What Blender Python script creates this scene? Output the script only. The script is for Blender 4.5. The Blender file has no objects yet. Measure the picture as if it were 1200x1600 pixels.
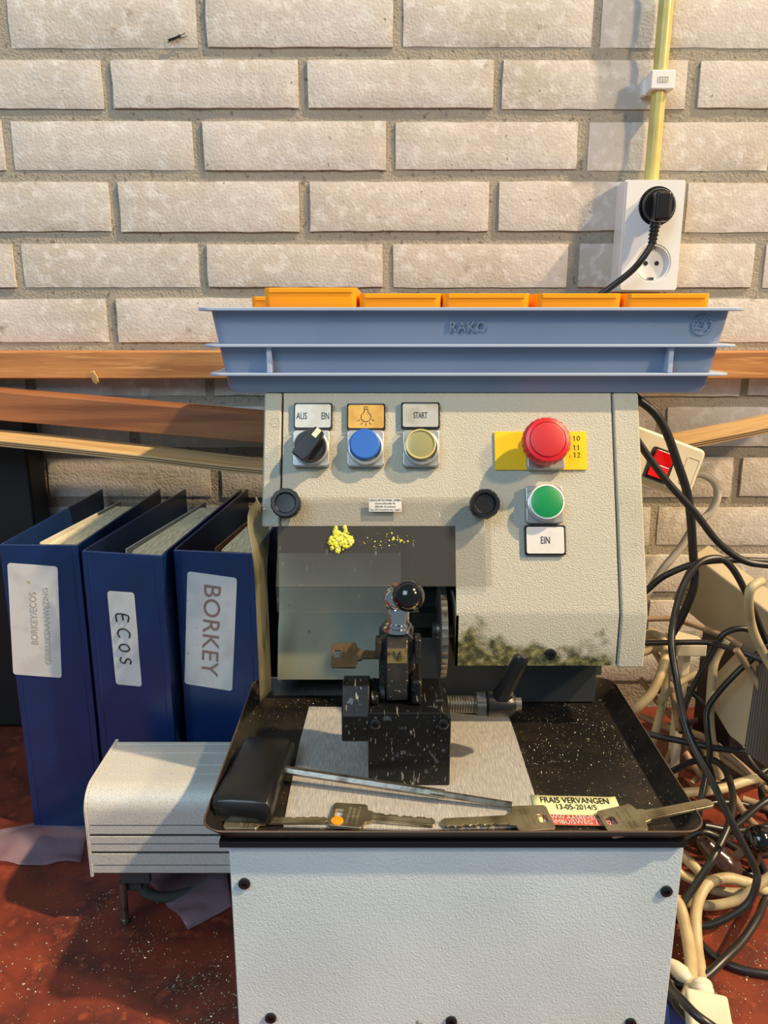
import bpy, bmesh, math, random
from mathutils import Vector, Matrix, noise
random.seed(7)
S = bpy.context.scene
COL = S.collection
V = Vector
R = math.radians

# ------------------------------------------------------------------ camera
F = 1202.0
TH = R(14.0)
CAM = V((0, 0, .531))
cd = bpy.data.cameras.new('camera'); cam = bpy.data.objects.new('camera', cd); COL.objects.link(cam)
cam.location = CAM; cam.rotation_euler = (R(90) - TH, 0, 0)
cd.sensor_fit = 'VERTICAL'; cd.sensor_height = 36; cd.lens = 36 * F / 1600; cd.clip_start = .01
S.camera = cam
# ------------------------------------------------------------------ world and lights
W = bpy.data.worlds.new('world'); S.world = W; W.use_nodes = True
bg = W.node_tree.nodes['Background']; bg.inputs[0].default_value = (.58, .80, .92, 1); bg.inputs[1].default_value = .26

def lamp(name, kind, loc, d, energy, color, **k):
    l = bpy.data.lights.new(name, kind); o = bpy.data.objects.new(name, l); COL.objects.link(o)
    o.location = loc; o.rotation_euler = V(d).to_track_quat('-Z', 'Y').to_euler()
    l.energy = energy; l.color = color
    for a, b in k.items(): setattr(l, a, b)
    return o
lamp('sun', 'SUN', (1.2, 0, 2), (-.035, .013, -.045), 4.6, (1, .75, .44), angle=R(1.6))
lamp('work_lamp', 'AREA', (1.77, -.41, 1.52), (-.9, .85, -.5), 30, (1, .72, .42), size=.16)
lamp('window_light', 'AREA', (-1.1, -1.2, 2.0), (.8, 1.7, -1.2), 36, (.62, .82, 1.0), size=1.3)
S.view_settings.view_transform = 'Standard'; S.view_settings.look = 'None'
S.view_settings.gamma = 1; S.view_settings.use_curve_mapping = False
S.view_settings.exposure = 0.08

# ------------------------------------------------------------------ photo geometry helpers
FW = V((0, math.cos(TH), -math.sin(TH))); UP = V((0, math.sin(TH), math.cos(TH)))
def ray(px, py): return V(((px - 600) / F, 0, 0)) + UP * (-(py - 800) / F) + FW
def at(px, py, Y):
    d = ray(px, py); return CAM + d * (Y / d.y)
def atz(px, py, z):
    d = ray(px, py); return CAM + d * ((z - CAM.z) / d.z)
def rp(px, py, P0, n):
    d = ray(px, py); return CAM + d * ((P0 - CAM).dot(n) / d.dot(n))

# ------------------------------------------------------------------ materials
MATS = {}
def lin(c): return tuple((x / 12.92 if x <= .04045 else ((x + .055) / 1.055) ** 2.4) for x in [v / 255 for v in c]) + (1,)
def mat(name, rgb, rough=.5, metal=0, bump=None, var=None, spec=None, coat=0, emit=None, trans=None, scr=None, stretch=None, sss=0):
    """bump=(scale, strength, dist) var=[(scale, rgb2, lo, hi, detail)] noise-masked colour patches"""
    if name in MATS: return MATS[name]
    m = bpy.data.materials.new(name); m.use_nodes = True; nt = m.node_tree; N = nt.nodes; L = nt.links
    b = N['Principled BSDF']; out = N['Material Output']
    b.inputs['Roughness'].default_value = rough; b.inputs['Metallic'].default_value = metal
    if coat: b.inputs['Coat Weight'].default_value = coat; b.inputs['Coat Roughness'].default_value = .12
    tc = N.new('ShaderNodeTexCoord'); vec = tc.outputs['Object']
    if stretch:
        mp = N.new('ShaderNodeMapping'); mp.inputs['Scale'].default_value = stretch; L.new(vec, mp.inputs[0]); vec = mp.outputs[0]
    col = None
    rgbn = N.new('ShaderNodeRGB'); rgbn.outputs[0].default_value = lin(rgb); col = rgbn.outputs[0]
    for v in (var or []):
        sc, c2, lo, hi = v[:4]
        n = N.new('ShaderNodeTexNoise'); n.inputs['Scale'].default_value = sc; n.inputs['Detail'].default_value = v[4] if len(v) > 4 else 4
        L.new(vec, n.inputs['Vector'])
        r = N.new('ShaderNodeMapRange'); r.inputs[1].default_value = lo; r.inputs[2].default_value = hi; L.new(n.outputs[0], r.inputs[0])
        mx = N.new('ShaderNodeMix'); mx.data_type = 'RGBA'; L.new(r.outputs[0], mx.inputs[0]); L.new(col, mx.inputs[6]); mx.inputs[7].default_value = lin(c2)
        col = mx.outputs[2]
    for v in (scr or []):   # scratches: stretched thin noise
        sc, ang, c2, lo, hi = v
        mp = N.new('ShaderNodeMapping'); mp.inputs['Rotation'].default_value = (0, 0, ang); mp.inputs['Scale'].default_value = (sc, sc * .07, sc * .3)
        L.new(tc.outputs['Object'], mp.inputs[0]); n = N.new('ShaderNodeTexNoise'); n.inputs['Scale'].default_value = 1; n.inputs['Detail'].default_value = 2
        L.new(mp.outputs[0], n.inputs['Vector']); r = N.new('ShaderNodeMapRange'); r.inputs[1].default_value = lo; r.inputs[2].default_value = hi; L.new(n.outputs[0], r.inputs[0])
        mx = N.new('ShaderNodeMix'); mx.data_type = 'RGBA'; L.new(r.outputs[0], mx.inputs[0]); L.new(col, mx.inputs[6]); mx.inputs[7].default_value = lin(c2)
        col = mx.outputs[2]
    L.new(col, b.inputs['Base Color'])
    if bump:
        n = N.new('ShaderNodeTexNoise'); n.inputs['Scale'].default_value = bump[0]; n.inputs['Detail'].default_value = 3; L.new(vec, n.inputs['Vector'])
        bp = N.new('ShaderNodeBump'); bp.inputs['Strength'].default_value = bump[1]; bp.inputs['Distance'].default_value = bump[2]
        L.new(n.outputs[0], bp.inputs['Height']); L.new(bp.outputs[0], b.inputs['Normal'])
    if emit: b.inputs['Emission Color'].default_value = lin(emit[0]); b.inputs['Emission Strength'].default_value = emit[1]
    if sss: b.inputs['Subsurface Weight'].default_value = sss; b.inputs['Subsurface Radius'].default_value = (.02, .01, .004); b.inputs['Subsurface Scale'].default_value = .3
    if trans is not None:   # part clear, part milky
        t = N.new('ShaderNodeBsdfTransparent'); mx = N.new('ShaderNodeMixShader'); mx.inputs[0].default_value = trans
        L.new(b.outputs[0], mx.inputs[1]); L.new(t.outputs[0], mx.inputs[2]); L.new(mx.outputs[0], out.inputs[0])
    MATS[name] = m; return m

M = {}
M['brick'] = mat('white_brick', (206, 197, 188), .85, bump=(300, .45, .0018), var=[(9, (190, 180, 164), .42, .7), (70, (216, 210, 202), .5, .65, 6), (32, (146, 132, 108), .68, .78, 6), (150, (120, 112, 100), .73, .78, 2)])
M['mortar'] = mat('grey_mortar', (158, 150, 136), .95, bump=(400, .7, .003), var=[(30, (168, 158, 140), .4, .7), (160, (120, 112, 98), .6, .7)])
M['floor'] = mat('red_linoleum', (116, 48, 30), .5, bump=(200, .25, .0006), var=[(30, (80, 34, 24), .42, .62, 6), (60, (138, 62, 38), .55, .7, 6), (420, (150, 128, 96), .72, .76, 2)])
M['paint'] = mat('hammered_grey_paint', (182, 178, 163), .5, bump=(850, .7, .0014), var=[(14, (171, 169, 153), .4, .7), (110, (150, 150, 132), .68, .76)])
M['paintfine'] = mat('light_blue_grey_paint', (200, 212, 218), .5, bump=(760, .5, .0010), var=[(12, (190, 202, 208), .4, .7), (60, (132, 134, 126), .76, .8)])
M['sheetgrey'] = mat('green_grey_sheet_metal', (122, 126, 112), .45, .2, var=[(20, (106, 110, 98), .4, .7), (160, (80, 78, 66), .7, .75)])
M['darkgrey'] = mat('dark_grey_metal', (62, 66, 70), .45, .3)
M['black'] = mat('black_cavity_paint', (10, 10, 11), .6)
M['blackpl'] = mat('black_plastic', (20, 20, 22), .32, bump=(300, .1, .0004))
M['blackgloss'] = mat('glossy_black_ball', (8, 8, 10), .12, coat=.5)
M['tray'] = mat('worn_black_tray_paint', (24, 22, 20), .38, bump=(240, .2, .0006), var=[(35, (40, 34, 28), .45, .7), (260, (96, 84, 62), .64, .72, 5)], scr=[(500, .5, (90, 82, 70), .72, .77)])
M['rim'] = mat('bare_tray_edge', (120, 100, 84), .4, .7)
M['alu'] = mat('scratched_aluminium', (188, 184, 178), .42, .45, bump=(500, .15, .0004), scr=[(1300, .9, (222, 218, 212), .5, .72), (1200, -.8, (150, 148, 144), .55, .75), (1500, 1.9, (228, 224, 218), .52, .72)])
M['aluc'] = mat('cast_silver_paint', (196, 194, 188), .45, .12, bump=(900, .45, .0008), var=[(900, (172, 168, 160), .52, .66)])
M['groove'] = mat('dark_groove', (58, 58, 52), .7)
M['chrome'] = mat('chrome', (205, 205, 208), .1, 1)
M['steel'] = mat('worn_steel', (150, 144, 134), .3, .9, bump=(300, .15, .0005), var=[(90, (100, 92, 78), .5, .7)])
M['nickel'] = mat('nickel_silver_key', (168, 156, 128), .3, .85, bump=(500, .15, .0003), var=[(70, (132, 120, 94), .5, .72)])
M['vise'] = mat('scratched_black_steel', (22, 22, 23), .34, .35, bump=(180, .15, .0006), var=[(130, (70, 76, 84), .62, .66, 6)], scr=[(420, .5, (140, 134, 122), .68, .71), (380, 2.2, (130, 126, 118), .69, .72), (500, 1.4, (140, 134, 122), .70, .73)])
M['visedusty'] = mat('dusty_black_steel', (44, 44, 44), .4, .4, bump=(260, .2, .0006), var=[(420, (150, 132, 96), .66, .72, 2), (60, (62, 54, 44), .5, .7)])
M['brass'] = mat('worn_brass_band', (150, 128, 82), .4, .6, var=[(140, (90, 74, 48), .5, .65)])
M['bin'] = mat('blue_grey_plastic', (136, 150, 176), .35, bump=(60, .04, .0006), var=[(7, (126, 142, 170), .4, .7)])
M['binrim'] = mat('worn_rib_highlight', (172, 184, 204), .4)  # worn ribs; their white highlights are painted in as a paler blue
M['orange'] = mat('orange_plastic', (255, 160, 14), .35, sss=.25)
M['blue'] = mat('navy_vinyl', (12, 42, 92), .35, bump=(900, .25, .0003), coat=.15, var=[(30, (14, 38, 80), .4, .7)])
M['paper'] = mat('cream_page_edges', (226, 212, 178), .8, bump=(900, .4, .0005), stretch=(14, 1, .3), var=[(70, (190, 172, 132), .45, .6)])
M['papergrey'] = mat('grey_card', (196, 192, 182), .8)
M['label'] = mat('off_white_label', (206, 203, 200), .6, var=[(40, (190, 186, 184), .5, .7), (120, (176, 160, 120), .7, .74)])
M['legend'] = mat('silver_legend_plate', (190, 188, 180), .35, .35, var=[(60, (174, 168, 150), .5, .7)])
M['legendgold'] = mat('amber_legend_plate', (206, 164, 78), .4, .1, var=[(60, (186, 142, 60), .5, .7)])
M['inkblack'] = mat('black_ink', (30, 28, 28), .6)
M['inkbrown'] = mat('brown_print', (140, 112, 104), .6)
M['inkgrey'] = mat('faded_grey_print', (176, 170, 160), .6)
M['bezel'] = mat('silver_bezel', (176, 176, 174), .3, .5)
M['capblue'] = mat('blue_cap', (44, 100, 186), .35)
M['capyellow'] = mat('olive_lens', (150, 146, 98), .25, coat=.5)
M['yellowring'] = mat('yellow_ring', (204, 188, 120), .3)
M['capgreen'] = mat('green_cap', (14, 132, 74), .35)
M['capred'] = mat('red_mushroom', (206, 28, 40), .35)
M['capred2'] = mat('red_disc', (190, 40, 46), .4)
M['yellow'] = mat('yellow_plate', (244, 196, 14), .4)
M['white'] = mat('white_plastic', (232, 232, 230), .3)
M['cream'] = mat('cream_plastic', (214, 206, 184), .4, var=[(20, (200, 190, 166), .4, .7)])
M['tube'] = mat('yellowed_conduit', (206, 194, 118), .28, var=[(40, (190, 176, 96), .4, .7)])
M['wood'] = mat('orange_pine', (188, 130, 74), .6, bump=(40, .3, .001), stretch=(1.5, 26, 26), var=[(3, (160, 102, 54), .42, .62, 5), (10, (204, 150, 92), .55, .7, 5)])
M['wooddark'] = mat('reddish_pine', (150, 96, 58), .6, bump=(40, .3, .001), stretch=(1.5, 26, 26), var=[(3, (122, 72, 42), .42, .62, 5)])
M['ply'] = mat('pale_ply', (206, 172, 122), .55, stretch=(1.5, 26, 26), var=[(3, (184, 148, 98), .42, .62, 5)])
M['plydark'] = mat('ply_glue_line', (92, 62, 38), .7)
M['cableblk'] = mat('black_rubber_cable', (30, 29, 30), .38)
M['cablebei'] = mat('beige_cable', (180, 162, 126), .5, var=[(30, (158, 138, 104), .45, .65)])
M['cabletan'] = mat('grimy_tan_cable', (150, 124, 96), .55, var=[(30, (116, 92, 70), .45, .65)])
M['cablewht'] = mat('grey_white_cable', (190, 184, 170), .5)
M['case'] = mat('beige_enamel_casing', (176, 162, 132), .45, var=[(10, (160, 144, 114), .4, .7), (90, (110, 90, 60), .7, .76)])
M['clear'] = mat('scuffed_clear_acrylic', (120, 118, 114), .12, trans=.84, scr=[(300, .4, (230, 226, 220), .7, .76)])
M['flap'] = mat('dirty_plastic_sheet', (128, 124, 98), .3, trans=.45, var=[(26, (84, 88, 40), .55, .66, 5)])
M['bag'] = mat('clear_plastic_bag', (170, 150, 165), .2, trans=.72, bump=(60, .6, .002))
M['grease'] = mat('yellow_grease', (226, 214, 60), .5, bump=(700, .6, .001), var=[(300, (238, 232, 140), .5, .65)])
M['redlit'] = mat('glowing_red_rocker', (225, 10, 14), .2, coat=.6, emit=((255, 20, 10), .22))
M['swarf'] = mat('metal_swarf', (190, 180, 150), .35, .5)
M['brownbulb'] = mat('dark_brown_gloss', (58, 34, 28), .18, coat=.5)
M['navy'] = mat('navy_card', (22, 40, 110), .5)
M['orangepaint'] = mat('orange_paint_dot', (244, 140, 20), .4)
M['dirt'] = None

def front_panel_material():
    """hammered paint with a green-brown grime stain along its bottom lip"""
    m = bpy.data.materials.new('hammered_paint_with_grime'); m.use_nodes = True; N = m.node_tree.nodes; L = m.node_tree.links
    b = N['Principled BSDF']; b.inputs['Roughness'].default_value = .5
    g = N.new('ShaderNodeNewGeometry'); sp = N.new('ShaderNodeSeparateXYZ'); L.new(g.outputs['Position'], sp.inputs[0])
    n = N.new('ShaderNodeTexNoise'); n.inputs['Scale'].default_value = 45; n.inputs['Detail'].default_value = 6; L.new(g.outputs['Position'], n.inputs['Vector'])
    def math_(op, a, bb):
        k = N.new('ShaderNodeMath'); k.operation = op
        for i, x in enumerate((a, bb)):
            if isinstance(x, (int, float)): k.inputs[i].default_value = x
            else: L.new(x, k.inputs[i])
        return k.outputs[0]
    # grime reaches z0+something*noise ; higher at the left end
    hgt = math_('MULTIPLY', math_('SUBTRACT', n.outputs[0], .34), .10)
    left = math_('MULTIPLY', math_('MAXIMUM', math_('SUBTRACT', .125, sp.outputs[0]), 0), .30)
    top = math_('ADD', math_('ADD', hgt, left), .2465)
    r = N.new('ShaderNodeMapRange'); L.new(math_('SUBTRACT', top, sp.outputs[2]), r.inputs[0]); r.inputs[1].default_value = -.006; r.inputs[2].default_value = .010
    xr = N.new('ShaderNodeMapRange'); L.new(sp.outputs[0], xr.inputs[0]); xr.inputs[1].default_value = .196; xr.inputs[2].default_value = .190
    mask = math_('MULTIPLY', r.outputs[0], xr.outputs[0])
    n2 = N.new('ShaderNodeTexNoise'); n2.inputs['Scale'].default_value = 160; n2.inputs['Detail'].default_value = 5; L.new(g.outputs['Position'], n2.inputs['Vector'])
    cr = N.new('ShaderNodeValToRGB'); L.new(n2.outputs[0], cr.inputs[0])
    e = cr.color_ramp.elements; e[0].position = .38; e[0].color = lin((50, 52, 28)); e[1].position = .72; e[1].color = lin((150, 142, 96))
    k = e.new(.52); k.color = lin((92, 92, 56))
    mx = N.new('ShaderNodeMix'); mx.data_type = 'RGBA'; mx.inputs[6].default_value = lin((182, 178, 163)); L.new(mask, mx.inputs[0]); L.new(cr.outputs[0], mx.inputs[7])
    L.new(mx.outputs[2], b.inputs['Base Color'])
    n3 = N.new('ShaderNodeTexNoise'); n3.inputs['Scale'].default_value = 850; n3.inputs['Detail'].default_value = 3; L.new(g.outputs['Position'], n3.inputs['Vector'])
    bp = N.new('ShaderNodeBump'); bp.inputs['Strength'].default_value = .7; bp.inputs['Distance'].default_value = .0014
    L.new(n3.outputs[0], bp.inputs['Height']); L.new(bp.outputs[0], b.inputs['Normal'])
    return m
M['panelgrime'] = front_panel_material()

# ------------------------------------------------------------------ mesh helpers
def tag(o, label=None, cat=None, group=None, kind=None):
    if label: o['label'] = label
    if cat: o['category'] = cat
    if group: o['group'] = group
    if kind: o['kind'] = kind
    return o
def thing(name, label, cat, loc=(0, 0, 0), rot=(0, 0, 0), group=None):
    o = bpy.data.objects.new(name, None); COL.objects.link(o); o.location = loc; o.rotation_euler = rot
    o.empty_display_size = .02
    return tag(o, label, cat, group)
def wloc(o):
    l = V((0, 0, 0))
    while o is not None: l += o.location; o = o.parent
    return l
def obj(name, bm, m, parent=None, bevel=0, seg=2, local=False, smooth=35, label=None, origin=None, kind=None):
    """world-coordinate mesh unless local=True (then coordinates are the parent's own)"""
    bmesh.ops.recalc_face_normals(bm, faces=bm.faces[:])
    me = bpy.data.meshes.new(name)
    o = bpy.data.objects.new(name, me); COL.objects.link(o)
    if parent is not None:
        if not local: bm.transform(Matrix.Translation(-wloc(parent)))
        o.parent = parent
    elif origin is not None:
        bm.transform(Matrix.Translation(-V(origin))); o.location = origin
    bm.to_mesh(me); bm.free(); me.materials.append(m if not isinstance(m, str) else M[m])
    for p in me.polygons: p.use_smooth = True
    me.set_sharp_from_angle(angle=R(smooth))
    if bevel:
        b = o.modifiers.new('bevel', 'BEVEL'); b.width = bevel; b.segments = seg; b.limit_method = 'ANGLE'; b.angle_limit = R(40); b.harden_normals = True
    if label: o['label'] = label
    if kind: o['kind'] = kind
    return o
def NB(): return bmesh.new()
def box(bm, lo, hi, mx=None):
    x0, y0, z0 = lo; x1, y1, z1 = hi
    vs = [bm.verts.new(V(p) if mx is None else mx @ V(p)) for p in [(x0,y0,z0),(x1,y0,z0),(x1,y1,z0),(x0,y1,z0),(x0,y0,z1),(x1,y0,z1),(x1,y1,z1),(x0,y1,z1)]]
    for f in [(3,2,1,0),(4,5,6,7),(0,1,5,4),(1,2,6,5),(2,3,7,6),(3,0,4,7)]: bm.faces.new([vs[i] for i in f])
    return bm
def frame(o, x, y, z=None):
    x = V(x).normalized(); y = V(y).normalized(); z = x.cross(y) if z is None else V(z).normalized()
    m = Matrix.Identity(4)
    for i in range(3): m[i][0] = x[i]; m[i][1] = y[i]; m[i][2] = z[i]; m[i][3] = o[i]
    return m
def axisframe(o, z):
    z = V(z).normalized(); a = V((0, 0, 1)) if abs(z.z) < .9 else V((1, 0, 0))
    x = a.cross(z).normalized(); y = z.cross(x)
    return frame(o, x, y, z)
def lathe(bm, prof, mx, n=32, wob=None):
    """prof: list of (r, h) ; around local z"""
    rings = []
    for r, h in prof:
        if r < 1e-6: rings.append([bm.verts.new(mx @ V((0, 0, h)))]); continue
        rr = []
        for i in range(n):
            a = 2 * math.pi * i / n; q = r * (1 + (wob(i, h) if wob else 0))
            rr.append(bm.verts.new(mx @ V((q * math.cos(a), q * math.sin(a), h))))
        rings.append(rr)
    for a, b in zip(rings, rings[1:]):
        for i in range(n):
            j = (i + 1) % n
            if len(a) == 1 and len(b) == 1: continue
            if len(a) == 1: bm.faces.new([a[0], b[i], b[j]])
            elif len(b) == 1: bm.faces.new([a[i], a[j], b[0]])
            else: bm.faces.new([a[i], a[j], b[j], b[i]])
    for rg in (rings[0], rings[-1]):
        if len(rg) > 1: bm.faces.new(rg)
    return bm
def cyl(bm, p0, p1, r, n=24, r1=None):
    p0 = V(p0); p1 = V(p1); return lathe(bm, [(r, 0), (r if r1 is None else r1, (p1 - p0).length)], axisframe(p0, p1 - p0), n)
def sphere(bm, c, r, n=32):
    k = n // 2; return lathe(bm, [(r * math.sin(math.pi * i / k), -r * math.cos(math.pi * i / k)) for i in range(k + 1)], Matrix.Translation(V(c)), n)
def catmull(pts, sub=6):
    P = [V(p) for p in pts]
    if len(P) < 3: return P
    P = [P[0] * 2 - P[1]] + P + [P[-1] * 2 - P[-2]]; out = []
    for i in range(1, len(P) - 2):
        a, b, c, d = P[i-1], P[i], P[i+1], P[i+2]
        for k in range(sub):
            t = k / sub
            out.append(.5 * ((2*b) + (c-a)*t + (2*a-5*b+4*c-d)*t*t + (3*b-a-3*c+d)*t*t*t))
    out.append(P[-2]); return out
def tube(bm, pts, r, n=10, sub=6, flat=1.0):
    P = catmull(pts, sub); rings = []; up = V((0, 0, 1)); prev = None
    for i, p in enumerate(P):
        t = (P[min(i+1, len(P)-1)] - P[max(i-1, 0)]).normalized()
        if prev is None:
            x = up.cross(t); x = V((1, 0, 0)).cross(t) if x.length < .1 else x
        else: x = prev - t * prev.dot(t)
        x.normalize(); prev = x; y = t.cross(x)
        rings.append([bm.verts.new(p + (x * math.cos(2*math.pi*k/n) + y * math.sin(2*math.pi*k/n) * flat) * r) for k in range(n)])
    for a, b in zip(rings, rings[1:]):
        for k in range(n): bm.faces.new([a[k], a[(k+1) % n], b[(k+1) % n], b[k]])
    bm.faces.new(rings[0][::-1]); bm.faces.new(rings[-1]); return bm
def plate(bm, outer, holes=(), t=.002, mx=None):
    """flat plate in local XY extruded down -z by t"""
    mx = mx or Matrix.Identity(4); b2 = bmesh.new(); ed = []
    for loop in [outer] + list(holes):
        vs = [b2.verts.new((p[0], p[1], 0)) for p in loop]
        ed += [b2.edges.new((vs[i], vs[(i+1) % len(vs)])) for i in range(len(vs))]
    if holes: bmesh.ops.triangle_fill(b2, use_beauty=True, edges=ed)
    else: b2.faces.new([e.verts[0] for e in ed] if False else b2.verts[:])
    g = bmesh.ops.extrude_face_region(b2, geom=b2.faces[:])
    for v in g['geom']:
        if isinstance(v, bmesh.types.BMVert): v.co.z -= t
    bmesh.ops.recalc_face_normals(b2, faces=b2.faces[:]); b2.transform(mx)
    me = bpy.data.meshes.new('tmp'); b2.to_mesh(me); b2.free(); bm.from_mesh(me); bpy.data.meshes.remove(me)
    return bm
def rrect(w, h, r, n=5, cx=0, cy=0):
    o = []
    for sx, sy, a0 in ((1, 1, 0), (-1, 1, 90), (-1, -1, 180), (1, -1, 270)):
        for k in range(n + 1):
            a = R(a0 + 90 * k / n); o.append((cx + sx * (w/2 - r) + r * math.cos(a), cy + sy * (h/2 - r) + r * math.sin(a)))
    return o
def circ(r, n=32, cx=0, cy=0): return [(cx + r * math.cos(2*math.pi*i/n), cy + r * math.sin(2*math.pi*i/n)) for i in range(n)]
def text(body, w, h, m, parent, o, ux, uy, name='lettering', lift=.0003, local=False, space=1.0):
    """raised lettering fitted to w x h centred at o"""
    c = bpy.data.curves.new('txt', 'FONT'); c.body = body; c.align_x = 'CENTER'; c.align_y = 'CENTER'; c.extrude = .02; c.space_character = space; c.resolution_u = 3
    t = bpy.data.objects.new('txt', c); COL.objects.link(t); dg = bpy.context.evaluated_depsgraph_get(); dg.update()
    me = bpy.data.meshes.new_from_object(t.evaluated_get(dg)); bm = bmesh.new(); bm.from_mesh(me)
    bpy.data.objects.remove(t); bpy.data.curves.remove(c); bpy.data.meshes.remove(me)
    xs = [v.co.x for v in bm.verts]; ys = [v.co.y for v in bm.verts]
    cx, cy = (min(xs)+max(xs))/2, (min(ys)+max(ys))/2; sx = w/(max(xs)-min(xs)); sy = h/(max(ys)-min(ys))
    for v in bm.verts: v.co = V(((v.co.x-cx)*sx, (v.co.y-cy)*sy, lift if v.co.z > 0 else 0))
    bm.transform(frame(o, ux, uy)); return obj(name, bm, m, parent, local=local)

# ================================================================== SETTING
WY = .985   # wall face
bm = NB(); box(bm, (-1.6, .28, -.03), (1.8, 1.1, 0)); o = obj('floor', bm, 'floor'); tag(o, kind='structure', label='red-brown mottled linoleum floor sprinkled with metal swarf')
# brick wall: mortar bed with bevelled bricks standing proud of it, one mesh each
bm = NB(); box(bm, (-1.5, WY + .0038, -.02), (1.7, WY + .1, 1.6)); w = obj('wall_back', bm, 'mortar'); tag(w, kind='structure', label='wall of long whitish bricks with grey mortar')
zj = [at(600, y, WY).z for y in (84, 179, 275, 371, 458)]
pit = (zj[0] - zj[-1]) / 4
bm = NB()
top0 = zj[0]
rowx = {0: 313, 1: 473, 2: 611, 3: 475, 4: 607, 5: 460}
for row in range(-10, 16):
    zt = zj[0] - pit * (row - 1) if row not in (1, 2, 3, 4, 5) else zj[row - 1]
    zb = zt - pit if row not in (1, 2, 3, 4) else zj[row]
    pym = 800 if row > 5 or row < 0 else (36, 135, 225, 322, 414, 505)[row]
    if 0 <= row <= 5: x0 = at(rowx[row], pym, WY).x
    else: x0 = at(313 if row % 2 == 0 else 475, 225, WY).x + random.uniform(-.006, .006)
    for k in range(-7, 8):
        a = x0 + k * .2265 + .0055 + random.uniform(-.0015, .0015); b_ = x0 + (k + 1) * .2265 - .0055 + random.uniform(-.0015, .0015)
        if b_ < -1.5 or a > 1.7: continue
        if zb < -.01: continue
        z0, z1 = zb + .0058 + random.uniform(-.001, .001), zt - .0058 + random.uniform(-.001, .001)
        y0 = WY + random.uniform(-.0015, .0015)
        # gridded front with wobbly outline
        nx, nz = 14, 5; g = [[None] * (nz + 1) for _ in range(nx + 1)]; g2 = [[None] * (nz + 1) for _ in range(nx + 1)]
        for i in range(nx + 1):
            for j in range(nz + 1):
                x = a + (b_ - a) * i / nx; z = z0 + (z1 - z0) * j / nz
                edge = (i in (0, nx)) or (j in (0, nz))
                corner = (i in (0, nx)) and (j in (0, nz))
                q = noise.noise(V((x * 40, z * 40, row))) * .0011
                g[i][j] = bm.verts.new((x + (q + (.0008 if i == 0 else -.0008 if i == nx else 0) if edge else 0) * 1, y0 + (.0016 if edge else 0) + (.0004 if corner else 0) + noise.noise(V((x * 25, z * 25, 3))) * .0008,
                                        z + (q + (.0012 if j == 0 else -.0012 if j == nz else 0) if edge else 0)))
        for i in range(nx):
            for j in range(nz): bm.faces.new([g[i][j], g[i+1][j], g[i+1][j+1], g[i][j+1]])
        ring = [(i, 0) for i in range(nx + 1)] + [(nx, j) for j in range(1, nz + 1)] + [(i, nz) for i in range(nx - 1, -1, -1)] + [(0, j) for j in range(nz - 1, 0, -1)]
        back = [bm.verts.new((g[i][j].co.x, WY + .012, g[i][j].co.z)) for i, j in ring]
        for k2 in range(len(ring)):
            (i, j), (i2, j2) = ring[k2], ring[(k2 + 1) % len(ring)]
            bm.faces.new([g[i][j], back[k2], back[(k2 + 1) % len(ring)], g[i2][j2]])
obj('bricks', bm, 'brick', w, smooth=50)
# timber rail fixed on the wall
bm = NB(); z1 = at(600, 549, .955).z; z0 = at(600, 592, .955).z
box(bm, (-1.2, .955, z0), (1.2, WY + .004, z1)); o = obj('trim_1', bm, 'wood', bevel=.002); tag(o, kind='structure', label='orange pine rail fixed along the brick wall')

# ------------------------------------------------------------------ boards behind
def board(name, label, pts, Y0, Y1, th, m, sub=8, layers=False):
    P = catmull([at(px, py, Y0) for px, py in pts], sub)
    def strip(za, zb, ya, yb):
        bm = NB(); rings = []
        for p in P: rings.append([bm.verts.new((p.x, y, p.z + z)) for y, z in ((ya, za), (yb, za), (yb, zb), (ya, zb))])
        for a, b in zip(rings, rings[1:]):
            for k in range(4): bm.faces.new([a[k], a[(k+1) % 4], b[(k+1) % 4], b[k]])
        bm.faces.new(rings[0]); bm.faces.new(rings[-1]); return bm
    mid = P[len(P)//2]
    o = obj(name, strip(0, th, Y0, Y1), m, origin=(mid.x, (Y0+Y1)/2, mid.z), bevel=.0008); tag(o, label, 'board')
    if layers:
        for f in (.3, .62):
            obj('glue_line', strip(th * f, th * f + .0009, Y0 - .0004, Y1 - .01), 'plydark', o)
    return o
board('wooden_batten', 'reddish pine batten sloping down behind the blue binders', [(-120, 646), (0, 657), (200, 674), (420, 693)], .905, .952, .0335, 'wooddark')
board('laminated_slat', 'pale curved laminated slat running behind the machine above the binders', [(-140, 686), (0, 698), (200, 719), (400, 742), (600, 752), (800, 742), (1000, 716), (1090, 699), (1200, 677), (1340, 645)], .858, .925, .0075, 'ply', layers=True)
bm = NB(); box(bm, (-.72, .93, .003), (-.437, .978, .425)); o = obj('dark_panel', bm, 'black', origin=(-.58, .95, 0), bevel=.004); tag(o, 'black panel leaning on the wall left of the binders', 'panel')

wc_ = at(147, 592, .952); bm = NB(); plate(bm, [(-.004, .008), (.001, .010), (.004, .003), (.0045, -.004), (.001, -.008), (-.003, -.003)], [], .003, frame(wc_, (1, 0, 0), (0, -.3, 1))); o = obj('wood_chip', bm, 'ply', origin=wc_, bevel=.0008); tag(o, 'small pale wood splinter hanging under the wall rail above the left binders', 'splinter')
dc = at(274, 60, WY - .001); bm = NB(); tube(bm, [dc + V((-.008, 0, -.002)), dc + V((0, -.001, 0)), dc + V((.006, 0, .003))], .0014, 6, 3)
for a_, b_ in (((.002, 0, .001), (.012, 0, .006)), ((.004, 0, 0), (.014, 0, .002)), ((-.004, 0, 0), (-.009, 0, -.005))): tube(bm, [dc + V(a_), dc + V(b_)], .0004, 5, 1)
o = obj('dead_insect', bm, 'inkblack', origin=dc); tag(o, 'tiny dark dead insect stuck on the brick near the top left corner', 'insect')
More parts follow.
